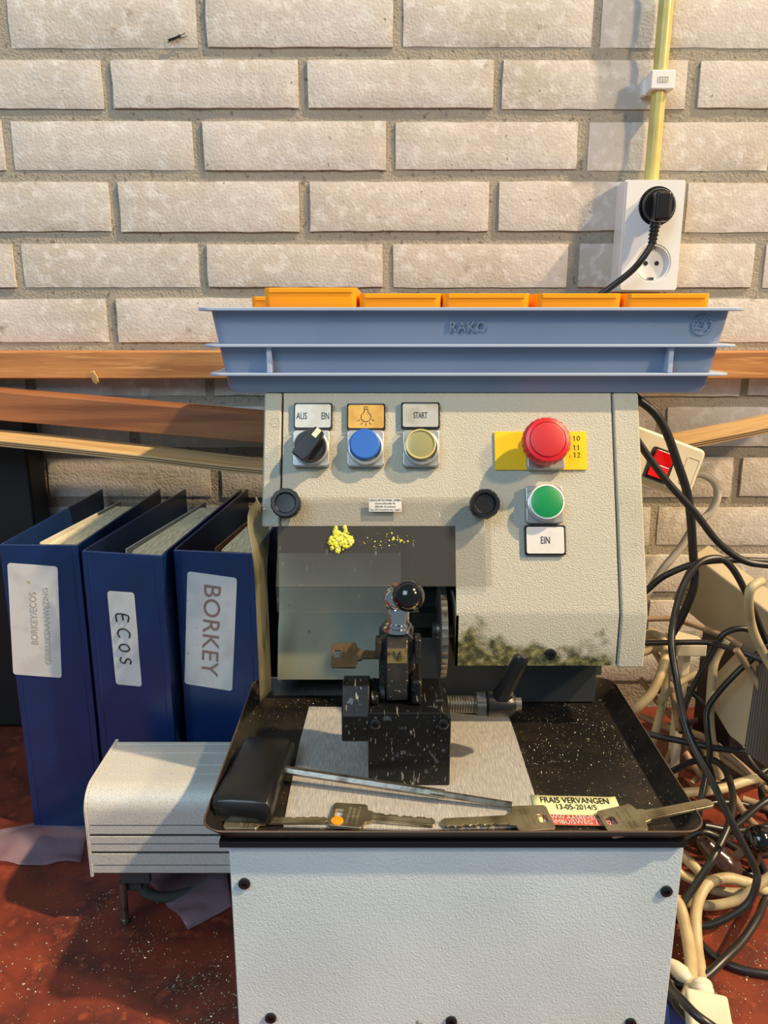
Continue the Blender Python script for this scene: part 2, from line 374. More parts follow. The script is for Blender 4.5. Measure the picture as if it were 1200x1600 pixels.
# ------------------------------------------------------------------ wall socket, conduit
SY = .945
sk = thing('wall_socket', 'white double wall socket on the bricks below the yellowed conduit', 'socket', at(1015, 365, WY))
zt, zb = at(1020, 281, SY).z, at(1020, 453, SY).z; xl, xr = at(981, 281, SY).x, at(1072, 281, SY).x
cxs = (xl + xr) / 2; wS = xr - xl; hS = zt - zb; czs = (zt + zb) / 2
mf = frame(V((cxs, SY, czs)), (1, 0, 0), (0, 0, 1))   # local x right, y up, z toward... -> x cross y = -Y
c1 = at(1027, 322, SY); c2 = at(1018, 411, SY); r1 = .0215
bm = NB()
plate(bm, rrect(wS, hS, .003), [circ(r1, 32, c1.x - cxs, c1.z - czs), circ(r1, 32, c1.x - cxs, c2.z - czs)], .006, mf)
obj('cover_plate', bm, 'white', sk, bevel=.0012)
bm = NB(); wB = wS / 2 + .001; box(bm, (cxs - wB, SY + .006, czs - hS/2 - .001), (cxs + wB, WY - .0005, czs + hS/2 + .001)); obj('back_box', bm, 'white', sk, bevel=.0015)
for cz, mm in ((c1.z, 'blackpl'), (c2.z, 'white')):
    mfr = frame(V((c1.x, SY + .0062, cz)), (1, 0, 0), (0, 0, 1))
    bm = NB(); lathe(bm, [(r1 * .98, .0), (r1 * 1.0, .005), (r1 * .9, .0055), (r1 * .88, .0008), (0, .0008)], mfr, 32)
    o = obj('socket_well', bm, mm, sk, label='black well' if mm == 'blackpl' else None)
    if mm == 'white':
        for dx in (-.0065, .0065):
            bm = NB(); lathe(bm, [(.0026, .0008), (.0026, .0012), (0, .0012)], frame(V((c1.x + dx, SY + .0062, cz)), (1, 0, 0), (0, 0, 1)), 14); obj('pin_hole', bm, 'black', o)
        for dz in (-.0175, .0175):
            bm = NB(); box(bm, (c1.x - .003, SY + .001, cz + dz - .0015), (c1.x + .003, SY + .0056, cz + dz + .0015)); obj('earth_clip', bm, 'steel', o)
# plug with cord
pg = thing('power_plug', 'black right-angle plug in the upper socket with its cord hanging down', 'plug', c1)
bm = NB(); lathe(bm, [(.0185, -.002), (.0188, .006), (.017, .009), (0, .009)], frame(V((c1.x, SY, c1.z)), (1, 0, 0), (0, 0, 1)), 28); obj('plug_body', bm, 'blackpl', pg)
bm = NB(); box(bm, (c1.x - .0105, SY - .026, c1.z - .019), (c1.x + .0085, SY - .008, c1.z + .013)); obj('plug_grip', bm, 'blackpl', pg, bevel=.004, seg=3)
gA = at(1024, 348, SY - .022); gB = at(1019, 380, SY - .024)
bm = NB(); nn = 11
pf = []
for i in range(nn * 2): pf.append(((.0062 if i % 4 < 2 else .0048) * (1 - .2 * i / (2*nn)), (gB - gA).length * i / (2*nn - 1)))
lathe(bm, pf, axisframe(gA, gB - gA), 16); obj('strain_relief', bm, 'blackpl', pg)
bm = NB(); tube(bm, [gA.lerp(gB, .7), gB, at(1004, 404, SY - .025), at(984, 426, SY - .02), at(950, 452, SY - .012), at(915, 478, SY - .01), at(890, 520, SY - .012), at(900, 600, SY - .02), at(960, 700, SY - .06)], .0037, 12); obj('cord', bm, 'cableblk', pg)
cn = thing('conduit', 'yellowed plastic conduit running up the bricks from the socket', 'conduit', at(1018, 282, WY))
pb = V((at(1019, 283, .965).x, .969, zt - .001)); pt = V((pb.x + .006, .969, 1.55))
bm = NB(); cyl(bm, pb, pt, .0082, 24); obj('pipe', bm, 'tube', cn)
pc = at(1036, 125, .96); xcl = pb.x + .001
bm = NB(); box(bm, (xcl - .0135, .957, pc.z - .010), (xcl + .0135, WY + .001, pc.z + .010))
cl = obj('pipe_clip', bm, 'white', cn, bevel=.0015)
bm = NB(); box(bm, (xcl - .017, .974, pc.z - .012), (xcl - .012, WY + .001, pc.z + .004)); obj('clip_foot', bm, 'white', cl, bevel=.001)
bm = NB(); plate(bm, rrect(.012, .006, .001), [rrect(.0105, .0045, .0008)], .0006, frame(V((xcl, .9564, pc.z)), (1, 0, 0), (0, 0, 1)))
for k in (-.003, 0, .003): box(bm, (xcl + k - .0006, .9562, pc.z - .0016), (xcl + k + .0006, .9572, pc.z + .0016))
obj('embossed_mark', bm, 'cream', cl)

# ================================================================== THE MACHINE
mach = thing('key_engraving_machine', 'grey hammered-paint key engraving machine with control buttons and black chip tray', 'machine', (.052, .6, 0))
BX0, BX1 = -.108, .2085
# base cabinet
bm = NB(); box(bm, (BX0, .4625, .004), (BX1, .4645, .179)); bc = obj('front_plate', bm, 'paintfine', mach, bevel=.0008)
bm = NB(); box(bm, (BX0 + .003, .4646, .0), (BX1 - .003, .90, .176)); obj('base_body', bm, 'paintfine', mach, bevel=.001)
def screw(c, n, r=.0042, par=mach):
    n = V(n).normalized(); m = axisframe(c, n); bm = NB()
    hexo = [(r * .42 * math.cos(R(60 * k)), r * .42 * math.sin(R(60 * k))) for k in range(6)]
    lathe(bm, [(r, -.0012), (r, .0014), (r * .82, .0019), (r * .45, .0019), (r * .42, .0004), (0, .0004)], m, 20)
    return obj('screw', bm, 'blackpl', par)
for px, py in ((382, 1380), (1041, 1392), (423, 1590), (705, 1595), (985, 1598)):
    screw(at(px, py, .4622), (0, -1, 0))
# tray
def ringpts(x0, x1, y0, y1, z, r, n=6):
    return [V((p[0], p[1], z)) for p in rrect(x1 - x0, y1 - y0, r, n, (x0+x1)/2, (y0+y1)/2)]
bm = NB()
rs = [ringpts(-.112, .206, .464, .672, .1800, .006), ringpts(-.112, .206, .464, .672, .1855, .006)]
rs = [ringpts(-.110, .205, .463, .668, .1845, .008), ringpts(-.1235, .2185, .4515, .680, .1965, .016), ringpts(-.1250, .2200, .4500, .6815, .1965, .0165), ringpts(-.1115, .2065, .4615, .6695, .1825, .009)]
vr = [[bm.verts.new(p) for p in r] for r in rs]
bm.faces.new(vr[0]); bm.faces.new(vr[3])
for a, b in ((0, 1), (1, 2), (2, 3)):
    for k in range(len(vr[0])): bm.faces.new([vr[a][k], vr[a][(k+1) % len(vr[0])], vr[b][(k+1) % len(vr[0])], vr[b][k]])
tr = obj('chip_tray', bm, 'tray', mach, smooth=40)
bm = NB(); tube(bm, [p for p in ringpts(-.1243, .2193, .4507, .6808, .1967, .0162)] + [ringpts(-.1243, .2193, .4507, .6808, .1967, .0162)[0]], .0007, 6, 1); obj('tray_rim', bm, 'rim', tr)
bm = NB(); box(bm, (-.1135, .4585, .1782), (.2085, .67, .1832)); obj('tray_bearer', bm, 'blackpl', mach)

# housing
HX0, HX1 = -.103, .219
PT, PB = V((0, .668, .470)), V((0, .600, .295)); pv = (PB - PT).normalized(); pn = V((0, pv.z, -pv.y)); pn = pn if pn.y < 0 else -pn
PL, PLIP = V((0, .6255, .363)), V((0, .599, .248))
def pan(px, py, off=0):
    return rp(px, py, PT + pn * off, pn)
XS = at(712, 1000, .60).x       # left edge of the right-hand block
XL = pan(442, 640).x; XR = pan(956, 640).x
def prof(x0, x1, pts, bm=None, th=.0025):
    """bent sheet: profile pts (y,z) swept x0..x1, thickened inward"""
    bm = bm or NB(); P = [V((0, a, b)) for a, b in pts]; ns = []
    for i in range(len(P)):
        t = (P[min(i+1, len(P)-1)] - P[max(i-1, 0)]).normalized(); ns.append(V((0, -t.z, t.y)))
    Q = [p + n * th for p, n in zip(P, ns)]; L = P + Q[::-1]
    a = [bm.verts.new((x0, p.y, p.z)) for p in L]; b = [bm.verts.new((x1, p.y, p.z)) for p in L]; n = len(L)
    for i in range(n): bm.faces.new([a[i], a[(i+1) % n], b[(i+1) % n], b[i]])
    bm.faces.new(a); bm.faces.new(b); return bm
# right-hand front cover, folded at the bottom; P order top->bottom so thickness goes inward (+y)
def inward(pts, x0, x1, th=.0025):
    return prof(x0, x1, pts[::-1], th=-th) if False else prof(x0, x1, pts, th=-th)
FULL = [(.668, .470), (.600, .297), (.599, .293), (.599, .248)]
LEFT = [(.668, .470), (.6255, .363)]
bm = prof(XS, XR - .0006, FULL, th=.0022); box(bm, (XS, .599, .248), (XS + .002, .655, .295)); 
b2 = prof(XL + .0006, XS, LEFT, th=.0022); me = bpy.data.meshes.new('t'); b2.to_mesh(me); bm.from_mesh(me); b2.free(); bpy.data.meshes.remove(me)
bmesh.ops.remove_doubles(bm, verts=bm.verts[:], dist=1e-5)
fp = obj('front_cover', bm, 'panelgrime', mach)
bm = NB(); box(bm, (XS + .001, .601, .2475), (XR, .66, .2495)); obj('cover_underside', bm, 'black', mach)
# end frames (side cheeks)
def cheek(x0, x1, pts):
    bm = NB(); a = [bm.verts.new((x0, y, z)) for y, z in pts]; b = [bm.verts.new((x1, y, z)) for y, z in pts]; n = len(pts)
    for i in range(n): bm.faces.new([a[i], a[(i+1) % n], b[(i+1) % n], b[i]])
    bm.faces.new(a); bm.faces.new(b); return bm
e = .0012
obj('side_cheek', cheek(XR + .0009, HX1, [(.668 - e, .470), (.600 - e, .297), (.599 - e, .293), (.599 - e, .246), (.855, .246), (.855, .470)]), 'paint', mach, bevel=.002)
obj('side_cheek', cheek(HX0, XL - .0009, [(.668 - e, .470), (.6255 - e, .362), (.855, .362), (.855, .470)]), 'paint', mach, bevel=.002)
bm = NB(); box(bm, (HX0 + .002, .671, .462), (HX1 - .002, .855, .4698)); obj('housing_top', bm, 'paint', mach, bevel=.001)
bm = NB(); box(bm, (HX0 + .002, .70, .19), (HX1 - .004, .853, .461)); obj('housing_body', bm, 'darkgrey', mach)
for p, n in ((pan(430, 660, .0012), pn), (pan(984, 803, .0012), pn)):   # round press marks
    bm = NB(); lathe(bm, [(.0042, -.0004), (.0042, .0003), (.0036, .0003), (.0036, 0), (0, 0)], axisframe(p, n), 20); obj('press_mark', bm, 'paint', mach)
screw(at(860, 1022, .5985), (0, -1, 0), .0048)
# dark cavity pieces
bm = NB(); box(bm, (HX0 + .004, .694, .19), (XS + .02, .699, .40)); obj('cavity_back', bm, 'black', mach)
bm = NB(); box(bm, (XS - .036, .665, .19), (XS - .003, .693, .36)); box(bm, (XS - .034, .648, .262), (XS + .01, .664, .276)); box(bm, (XS - .034, .65, .300), (XS + .01, .66, .303)); obj('carriage', bm, 'black', mach)
bm = NB(); box(bm, (XS - .040, .652, .186), (.196, .655, .250)); obj('rear_skirt', bm, 'darkgrey', mach, bevel=.0008)
bm = NB(); q = prof(HX0 + .004, XS - .044, [(.694, .318), (.682, .262), (.672, .250), (.656, .207)], th=.0015); obj('chip_deflector', q, 'sheetgrey', mach, label='green-grey bent sheet')
bm.free()
# cutter wheel
bm = NB(); wc = at(690, 985, .628); lathe(bm, [(.008, -.005), (.008, -.003), (.0395, -.003), (.041, -.0025), (.041, .0025), (.0395, .003), (.008, .003)], frame(wc, (0, 1, 0), (0, 0, 1), (1, 0, 0)), 120, wob=lambda i, h: (-.02 if ((i + (1 if h > 0 else 0)) % 3 == 0) and abs(h) < .0035 else 0))
wl = obj('cutter_wheel', bm, 'steel', mach, smooth=20)
bm = NB(); cyl(bm, wc + V((-.008, 0, 0)), wc + V((.02, 0, 0)), .007, 20); obj('spindle', bm, 'darkgrey', mach)

# ------------- controls
ux = V((1, 0, 0)); uyp = -pv
def ctl(px, py, off): return pan(px, py, off)
PXM = .64 / F    # metres per pixel at the panel
def bezel(px, py, w=59, ring=True):
    s = w * PXM; c = ctl(px, py, .008); bm = NB()
    plate(bm, rrect(s, s, .003), [], .0078, frame(c, ux, uyp, pn))
    b = obj('pushbutton', bm, 'bezel', mach, bevel=.0012)
    if ring:
        bm = NB(); lathe(bm, [(.0152, 0), (.0150, .0035), (.0138, .0042), (.0132, .0042), (.0132, .0005)], frame(c, ux, uyp, pn), 36); obj('bezel_ring', bm, 'bezel', b)
    return b, c
def legend(px, py, w, h, m):
    c = ctl(px, py, .004); bm = NB(); plate(bm, rrect(w * PXM, h * PXM, .0016), [], .0038, frame(c, ux, uyp, pn)); 
    L_ = obj('legend_plate', bm, 'blackpl', mach)
    bm = NB(); plate(bm, rrect((w - 5) * PXM, (h - 5) * PXM, .0018), [], .0006, frame(c + pn * .0006, ux, uyp, pn)); obj('legend_face', bm, m, L_)
    return L_, c + pn * .0006
# rotary switch
b, c = bezel(486, 700)
K = frame(c + pn * .0, ux, uyp, pn)
bm = NB(); lathe(bm, [(.0132, 0), (.0130, .011), (.0120, .0125), (0, .0125)], K, 32); kn = obj('switch_knob', bm, 'blackpl', b)
Kr = K @ Matrix.Rotation(R(-38), 4, 'Z')
bm = NB(); pl = [(-.0042, .0145), (.0042, .0145), (.0068, .006), (.0072, -.008), (.0060, -.0148), (-.0060, -.0148), (-.0072, -.008), (-.0068, .006)]
plate(bm, pl, [], .010, Kr @ Matrix.Translation((0, 0, .0215))); obj('knob_grip', bm, 'blackpl', b, bevel=.0012)
bm = NB(); box(bm, (-.0022, .0065, .0215), (.0022, .0142, .0222), Kr); obj('pointer_mark', bm, mat('cream_mark', (236, 226, 180), .4), b)
L_, c = legend(489, 650, 62, 43, 'legend')
text('AUS', 17 * PXM, 11 * PXM, 'inkblack', L_, c + ux * (-18 * PXM), ux, uyp); text('EIN', 12 * PXM, 11 * PXM, 'inkblack', L_, c + ux * (20 * PXM), ux, uyp)
# blue
b, c = bezel(571, 700)
bm = NB(); lathe(bm, [(.0130, 0), (.0130, .0036), (.0118, .0044), (0, .0040)], frame(ctl(570, 695, .010), ux, uyp, pn), 36); obj('button_cap', bm, 'capblue', b, label='blue round cap')
L_, c = legend(572, 651, 62, 43, 'legendgold')
icon = NB(); fr = frame(c + uyp * .0006 + pn * .0001, ux, uyp, pn)
pts = []
for k in range(25):
    a = R(-65 + 310 * k / 24); pts.append((.0036 * math.sin(a + math.pi) * -1, -.0005 - .0036 * math.cos(a + math.pi) * -1 * -1))
pts = [(.0042 * math.cos(R(a)), .0042 * math.sin(R(a)) - .001) for a in range(112, 429, 12)]
pts = [(-.0014, .0058)] + pts + [(.0014, .0058)]
def stroke(bm, p2, fr, r=.00028, sub=1): tube(bm, [fr @ V((x, y, .0)) for x, y in p2], r, 6, sub)
stroke(icon, pts, fr); stroke(icon, [(-.0014, .0058), (-.0014, .0078), (.0014, .0078), (.0014, .0058), (-.0014, .0058)], fr)
for a in (205, 238, 270, 302, 335): stroke(icon, [(.0055 * math.cos(R(a)), .0055 * math.sin(R(a)) - .001), (.0078 * math.cos(R(a)), .0078 * math.sin(R(a)) - .001)], fr)
obj('lamp_symbol', icon, 'inkblack', L_)
# yellow
b, c = bezel(658, 700)
cc = ctl(657, 695, .011)
bm = NB(); lathe(bm, [(.0130, -.001), (.0130, .003), (.0125, .0040), (.0116, .0040), (.0112, .003)], frame(cc, ux, uyp, pn), 36); obj('lens_ring', bm, 'yellowring', b, label='yellow ring')
bm = NB(); lathe(bm, [(.0114, .0), (.0114, .0030), (.007, .0036), (0, .0038)], frame(cc, ux, uyp, pn), 36); obj('button_cap', bm, 'capyellow', b, label='dull olive lens cap')
L_, c = legend(657, 649, 62, 43, 'legend'); text('START', 22 * PXM, 10 * PXM, 'inkblack', L_, c, ux, uyp)
# red emergency button on yellow plate
c = ctl(845, 704, .002); bm = NB(); yw, yh = 149 * PXM * .985, 62 * PXM
plate(bm, rrect(yw, yh, .0008), [], .0018, frame(c, ux, uyp, pn)); yp = obj('backing_plate', bm, 'yellow', mach, label='yellow backing plate')
bm = NB()
def digits(bm, s, x, y, h=.0042):
    D = {'1': [[(0, .8), (.25, 1), (.25, 0)]], '0': [[(.3, 1), (.05, .8), (.02, .3), (.25, 0), (.5, .25), (.52, .75), (.3, 1)]], '2': [[(0, .75), (.2, 1), (.48, .8), (.3, .4), (0, 0), (.55, .05)]], '.': [[(0, .3), (.1, .35)], [(0, 0), (.1, .05)]]}
    fr = frame(c + pn * .0002, ux, uyp, pn)
    for ch in s:
        for st in D[ch]: stroke(bm, [(x + q[0] * h, y + q[1] * h) for q in st], fr, .00028)
        x += h * .78
for s_, dy in (('.10', .0085), ('.11', .0005), ('.12', -.0058)): digits(bm, s_, yw / 2 - .0145, dy)
obj('handwritten_numbers', bm, 'inkblack', yp)
b, c = bezel(853, 704, 60, ring=False)
cc = ctl(853, 690, .022)
bm = NB(); lathe(bm, [(.010, -.018), (.010, -.004), (.0195, -.004), (.0200, -.002), (.0196, .004), (.0178, .0070), (.0150, .0078), (.0146, .0068), (0, .0068)], frame(cc, ux, uyp, pn), 96, wob=lambda i, h: (-.035 if i % 4 < 1 and h < .006 else 0)); obj('mushroom_head', bm, 'capred', b, label='red fluted mushroom head')
bm = NB(); lathe(bm, [(.0142, .0066), (.0142, .0082), (.013, .0086), (0, .0086)], frame(cc, ux, uyp, pn), 40); obj('head_disc', bm, 'capred2', b)
# green
b, c = bezel(851, 788)
bm = NB(); lathe(bm, [(.0145, 0), (.0145, .004), (.0134, .0046), (.0134, .002)], frame(ctl(853, 785, .010), ux, uyp, pn), 36); obj('cap_ring', bm, 'white', b, label='white ring')
bm = NB(); lathe(bm, [(.0133, 0), (.0133, .0040), (.012, .0046), (0, .0042)], frame(ctl(853, 785, .010), ux, uyp, pn), 36); obj('button_cap', bm, 'capgreen', b, label='green round cap')
L_, c = legend(852, 844, 64, 47, 'label'); text('EIN', 14 * PXM, 11 * PXM, 'inkblack', L_, c, ux, uyp)

# ------------- clear guard held by two knobs
so = .006
g = [pan(437, 777, so), pan(765, 777, so), pan(768, 916, so), pan(431, 916, so)]
O_ = pan(600, 847, so); ff = frame(O_, ux, uyp, pn); inv = ff.inverted()
loc = [inv @ p for p in g]
sl = [inv @ pan(451, 800, so), inv @ pan(752, 812, so)]
holes = []
for s_ in sl: holes.append(rrect(.0065, .026, .0031, 4, s_.x, s_.y + .002))
bm = NB(); plate(bm, [(p.x, p.y) for p in loc][::-1], holes, .0022, ff); sh = obj('clear_guard', bm, 'clear', mach, label='clear scuffed acrylic guard')
hb0, hb1 = pan(431, 916, so), pan(655, 916, so)
bm = NB(); dv = V((0, -.006, -.0235)) ; dv = V((0, .004, -.0245)); nn_ = ux.cross(dv).normalized() * .002
P8 = [hb0, hb1, hb1 + dv, hb0 + dv]; P8b = [p + (-nn_ if nn_.y < 0 else nn_) for p in P8]
va = [bm.verts.new(p) for p in P8]; vb = [bm.verts.new(p) for p in P8b]
bm.faces.new(va); bm.faces.new(vb)
for k in range(4): bm.faces.new([va[k], va[(k+1) % 4], vb[(k+1) % 4], vb[k]])
obj('guard_flap', bm, 'clear', sh)
sc = pan(602, 789, so + .0006); bm = NB(); sw, shh = 53 * PXM * .97, 21 * PXM; plate(bm, rrect(sw, shh, .0004), [], .0005, frame(sc, ux, uyp, pn)); st = obj('maker_sticker', bm, 'label', sh, label='small grey printed sticker')
for i, (t_, w_) in enumerate((('GRAVURTECHNIK GMBH', .96), ('Gertrudstraße 9a', .62), ('08358 Grünhain', .62), ('Tel. 03774/62036 Fax 16602', .94))):
    # lettering of the sticker hangs under the guard as its own mesh
    text(t_, sw * w_, .0016 if i else .0019, 'inkblack', sh, sc + uyp * (.0040 - i * .0027) + pn * .0001, ux, uyp, name='sticker_lettering', lift=.0001)
for px, py in ((449, 789), (755, 790)):
    c0 = pan(px, py, so); bm = NB(); lathe(bm, [(.0085, -.004), (.0085, .002), (.0122, .003), (.0124, .0125), (.0112, .0145), (.0088, .0145), (.0078, .0125), (0, .0122)], frame(c0, ux, uyp, pn), 72, wob=lambda i, h: (-.04 if i % 6 < 1 and .0025 < h < .0138 else 0)); obj('guard_knob', bm, 'blackpl', mach)
# grease smear on the guard
bm = NB(); gf = frame(pan(532, 846, so + .0004), ux, uyp, pn)
def blob(bm, cx, cy, r, hgt, n=14):
    vs = []; top = bm.verts.new(gf @ V((cx, cy, hgt)))
    for k in range(n):
        a = 2*math.pi*k/n; q = r * (1 + .45 * (random.random() - .5)); vs.append(bm.verts.new(gf @ V((cx + q*math.cos(a), cy + q*math.sin(a), 0))))
    for k in range(n): bm.faces.new([vs[k], vs[(k+1) % n], top])
for i in range(70):
    a = random.uniform(0, 2*math.pi); q = random.random() ** .6 * .0105; blob(bm, q*math.cos(a), q*math.sin(a)*.85, random.uniform(.0008, .0026), random.uniform(.0008, .0022))
for x, y in ((-.0045, .0095), (.004, .0102), (-.005, .0075), (.004, .008), (-.004, .0112), (.0035, .0118)): blob(bm, x, y, .0018, .0015)
for i in range(30): blob(bm, random.gauss(.03, .013), random.gauss(0, .004), random.uniform(.0002, .0007), .0004, 6)
for i in range(16): blob(bm, random.gauss(.048, .004), random.gauss(.003, .0035), random.uniform(.0003, .0009), .0005, 6)
obj('grease_smear', bm, 'grease', sh, kind='stuff', label='dried yellow grease smear')

# ------------- side curtain of dirty plastic
cols = [[(406, 776), (387, 806), (395, 870), (401, 930), (409, 990), (412, 1050), (413, 1096)], [(416, 790), (402, 830), (411, 880), (417, 935), (423, 990), (422, 1040), (419, 1090)], [(428, 800), (428, 840), (430, 890), (433, 940), (435, 985), (430, 1035), (427, 1078)]]
bm = NB(); ys = (.592, .612, .652); gv = []
for ci, c_ in enumerate(cols):
    P = catmull([at(px, py, (ys[ci] if i > 1 else ys[ci] + .02)) for i, (px, py) in enumerate(c_)], 4); gv.append([bm.verts.new((min(p.x, -.1045 + .0), p.y, max(p.z, .187))) for p in P])
for a, b in zip(gv, gv[1:]):
    for k in range(len(a) - 1): bm.faces.new([a[k], a[k+1], b[k+1], b[k]])
o = obj('side_curtain', bm, 'flap', mach, label='dirty yellowed plastic side sheet'); md = o.modifiers.new('solid', 'SOLIDIFY'); md.thickness = .0008; md.offset = 0

# ================================================================== TRAY CONTENTS
TZ = .1845
plz = TZ + .0012
pp = [atz(px, py, plz) for px, py in ((483, 1104), (560, 1105), (690, 1112), (796, 1122), (806, 1150), (822, 1200), (836, 1243), (848, 1290), (640, 1296), (443, 1290), (450, 1250), (468, 1160))]
pc0 = sum(pp, V()) / len(pp); bm = NB(); plate(bm, [(p.x - pc0.x, p.y - pc0.y) for p in pp][::-1], [], .0012)
o = obj('aluminium_sheet', bm, 'alu', local=True); o.location = pc0; tag(o, 'scratched thin aluminium sheet lying in the black tray under the clamp', 'metal sheet')

# ------------- clamp (vise)
cz = plz + .0001
cl = thing('key_clamp', 'black key clamp with ball lever standing on the aluminium sheet in the tray', 'clamp', (.019, .55, cz))
X0, X1 = -.0120, .0502; YF, YB = .520, .578
bm = NB(); pr = [(X0, cz), (X1, cz), (X1, .2415), (X1 - .005, .2470), (X0, .2470)]
a = [bm.verts.new((x, YF, z)) for x, z in pr]; b = [bm.verts.new((x, YB, z)) for x, z in pr]
bm.faces.new(a); bm.faces.new(b)
for i in range(5): bm.faces.new([a[i], a[(i+1) % 5], b[(i+1) % 5], b[i]])
blk = obj('clamp_body', bm, 'vise', cl, bevel=.001)
for px in (586, 692): screw(at(px, 1131, YF), (0, -1, 0), .0042, blk)
for px, py, zz in ((672, 1095, .2472),): pass
# uprights either side of the lever plate
for x0, x1, zt_ in ((-.0112, -.0035, .256), (.0205, .0290, .268)):
    bm = NB(); box(bm, (x0, .530, .247), (x1, .562, zt_)); obj('upright', bm, 'vise', cl, bevel=.003, seg=3)
# tower
bm = NB(); pr = [(-.0025, .247), (.0205, .247), (.0205, .294), (.016, .2995), (.003, .2995), (-.0025, .294)]
pr = [(x * 1.18 - .001 , z) for x, z in pr]
a = [bm.verts.new((x, .548, z)) for x, z in pr]; b = [bm.verts.new((x, .572, z)) for x, z in pr]; bm.faces.new(a); bm.faces.new(b)
for i in range(6): bm.faces.new([a[i], a[(i+1) % 6], b[(i+1) % 6], b[i]])
tw = obj('clamp_tower', bm, 'visedusty', cl, bevel=.0015)
bm = NB(); box(bm, (-.0065, .542, .280), (-.002, .556, .294)); obj('tower_lug', bm, 'visedusty', cl, bevel=.001)
bm = NB(); box(bm, (.0235, .542, .280), (.028, .556, .296)); obj('tower_lug', bm, 'visedusty', cl, bevel=.001)
# cam plate
bm = NB(); pr = []
for k in range(13):
    a_ = R(180 + 180 * k / 12); pr.append((.545 + .018 * math.cos(a_ - math.pi/2) * .0 + 0, 0))
prof_yz = [(.556, .2965), (.546, .2962), (.5385, .291), (.5365, .279), (.5345, .268), (.532, .258), (.533, .250), (.540, .2475), (.556, .2475)]
a = [bm.verts.new((.0015, y, z)) for y, z in prof_yz]; b = [bm.verts.new((.0185, y, z)) for y, z in prof_yz]; bm.faces.new(a); bm.faces.new(b)
for i in range(len(a)): bm.faces.new([a[i], a[(i+1) % len(a)], b[(i+1) % len(a)], b[i]])
cm = obj('cam_plate', bm, M['visedusty'], cl, bevel=.0018, seg=3)
bm = NB(); y0a, z0a, y1a, z1a = .5363, .2795, .5383, .2905
vs = [bm.verts.new(p) for p in ((.0025, y0a, z0a), (.0175, y0a, z0a), (.0175, y1a, z1a), (.0025, y1a, z1a))]; vs2 = [bm.verts.new(v.co + V((0, .001, 0))) for v in vs]
bm.faces.new(vs); bm.faces.new(vs2)
for k in range(4): bm.faces.new([vs[k], vs[(k+1) % 4], vs2[(k+1) % 4], vs2[k]])
bb = obj('brass_band', bm, 'brass', cm)
bm = NB(); tube(bm, [(.0072, y1a - .0009, .2888), (.0098, y0a - .0004 + .0004, .2828), (.0124, y1a - .0009, .2888)], .0005, 6, 1); obj('engraved_v', bm, 'inkblack', cm)
# post, chrome ball, lever with black ball
pcx = at(622, 980, .558).x
bm = NB(); lathe(bm, [(.0125, 0), (.0125, .003), (.0105, .004), (.0105, .0055), (.0088, .0065), (.0086, .021), (.0078, .0225), (0, .0225)], Matrix.Translation((pcx, .558, .2985)), 36); obj('post', bm, 'chrome', cl)
cb = at(620, 936, .558)
bm = NB(); sphere(bm, cb, .0108); cyl(bm, (cb.x, cb.y, .315), (cb.x, cb.y, cb.z), .0062); obj('chrome_ball', bm, 'chrome', cl)
bb_ = at(638, 931, .525)
bm = NB(); cyl(bm, cb, bb_, .0036, 16); obj('lever_arm', bm, 'chrome', cl)
bm = NB(); sphere(bm, bb_, .0118, 40); obj('ball_knob', bm, 'blackgloss', cl)
bm = NB(); lathe(bm, [(.004, .0), (.004, .002), (.0032, .0025), (0, .0025)], Matrix.Translation((cb.x, cb.y, cb.z + .010)), 16); obj('top_cap', bm, mat('rusty_brown', (120, 66, 40), .5), cl)
# left jaw
bm = NB(); a0 = at(536, 1150, .535); jx0 = at(536, 1110, .54).x
pr = [(.520, .223), (.560, .223), (.560, .258), (.545, .262), (.535, .262), (.520, .244)]
a = [bm.verts.new((jx0, y, z)) for y, z in pr]; b = [bm.verts.new((X0 + .001, y, z)) for y, z in pr]; bm.faces.new(a); bm.faces.new(b)
for i in range(6): bm.faces.new([a[i], a[(i+1) % 6], b[(i+1) % 6], b[i]])
obj('left_jaw', bm, 'vise', cl, bevel=.001)
bm = NB(); cyl(bm, at(571, 1085, .55), at(601, 1085, .55), .008); obj('jaw_boss', bm, 'darkgrey', cl)
# threaded rod and clamping lever
rz = .2335; ry = .556
xa = X1; xb = at(746, 1098, ry).x; xc = at(760, 1098, ry).x; xd = at(806, 1098, ry).x; rz = at(760, 1100, ry).z
pf = [(.0072 if i % 2 else .0063, (xb - xa) * i / 23) for i in range(24)]
bm = NB(); lathe(bm, pf, frame(V((xa - .001, ry, rz)), (0, 1, 0), (0, 0, 1), (1, 0, 0)), 20); obj('threaded_rod', bm, 'steel', cl)
bm = NB(); lathe(bm, [(.0095, 0), (.0095, xc - xb)], frame(V((xb - .001, ry, rz)), (0, 1, 0), (0, 0, 1), (1, 0, 0)), 48, wob=lambda i, h: -.06 if i % 4 == 0 else 0); obj('knurled_nut', bm, 'darkgrey', cl)
bm = NB(); lathe(bm, [(.0088, 0), (.0105, .002), (.0105, .018), (.0075, .0235)], frame(V((xc - .001, ry, rz)), (0, 1, 0), (0, 0, 1), (1, 0, 0)), 28)
hb = obj('lever_hub', bm, 'blackpl', cl)
l0 = V((xc + .009, ry, rz)); l1 = at(817, 1024, ry - .01)
dl = (l1 - l0).normalized(); fl = frame(l0, dl.cross(V((0, 1, 0))), V((0, 1, 0)), dl)
bm = NB(); Ln = (l1 - l0).length
rs_ = [(0, .0085, .008), (.35, .0062, .006), (.8, .0058, .005), (.95, .0056, .0045), (1.0, .004, .003)]
rr_ = []
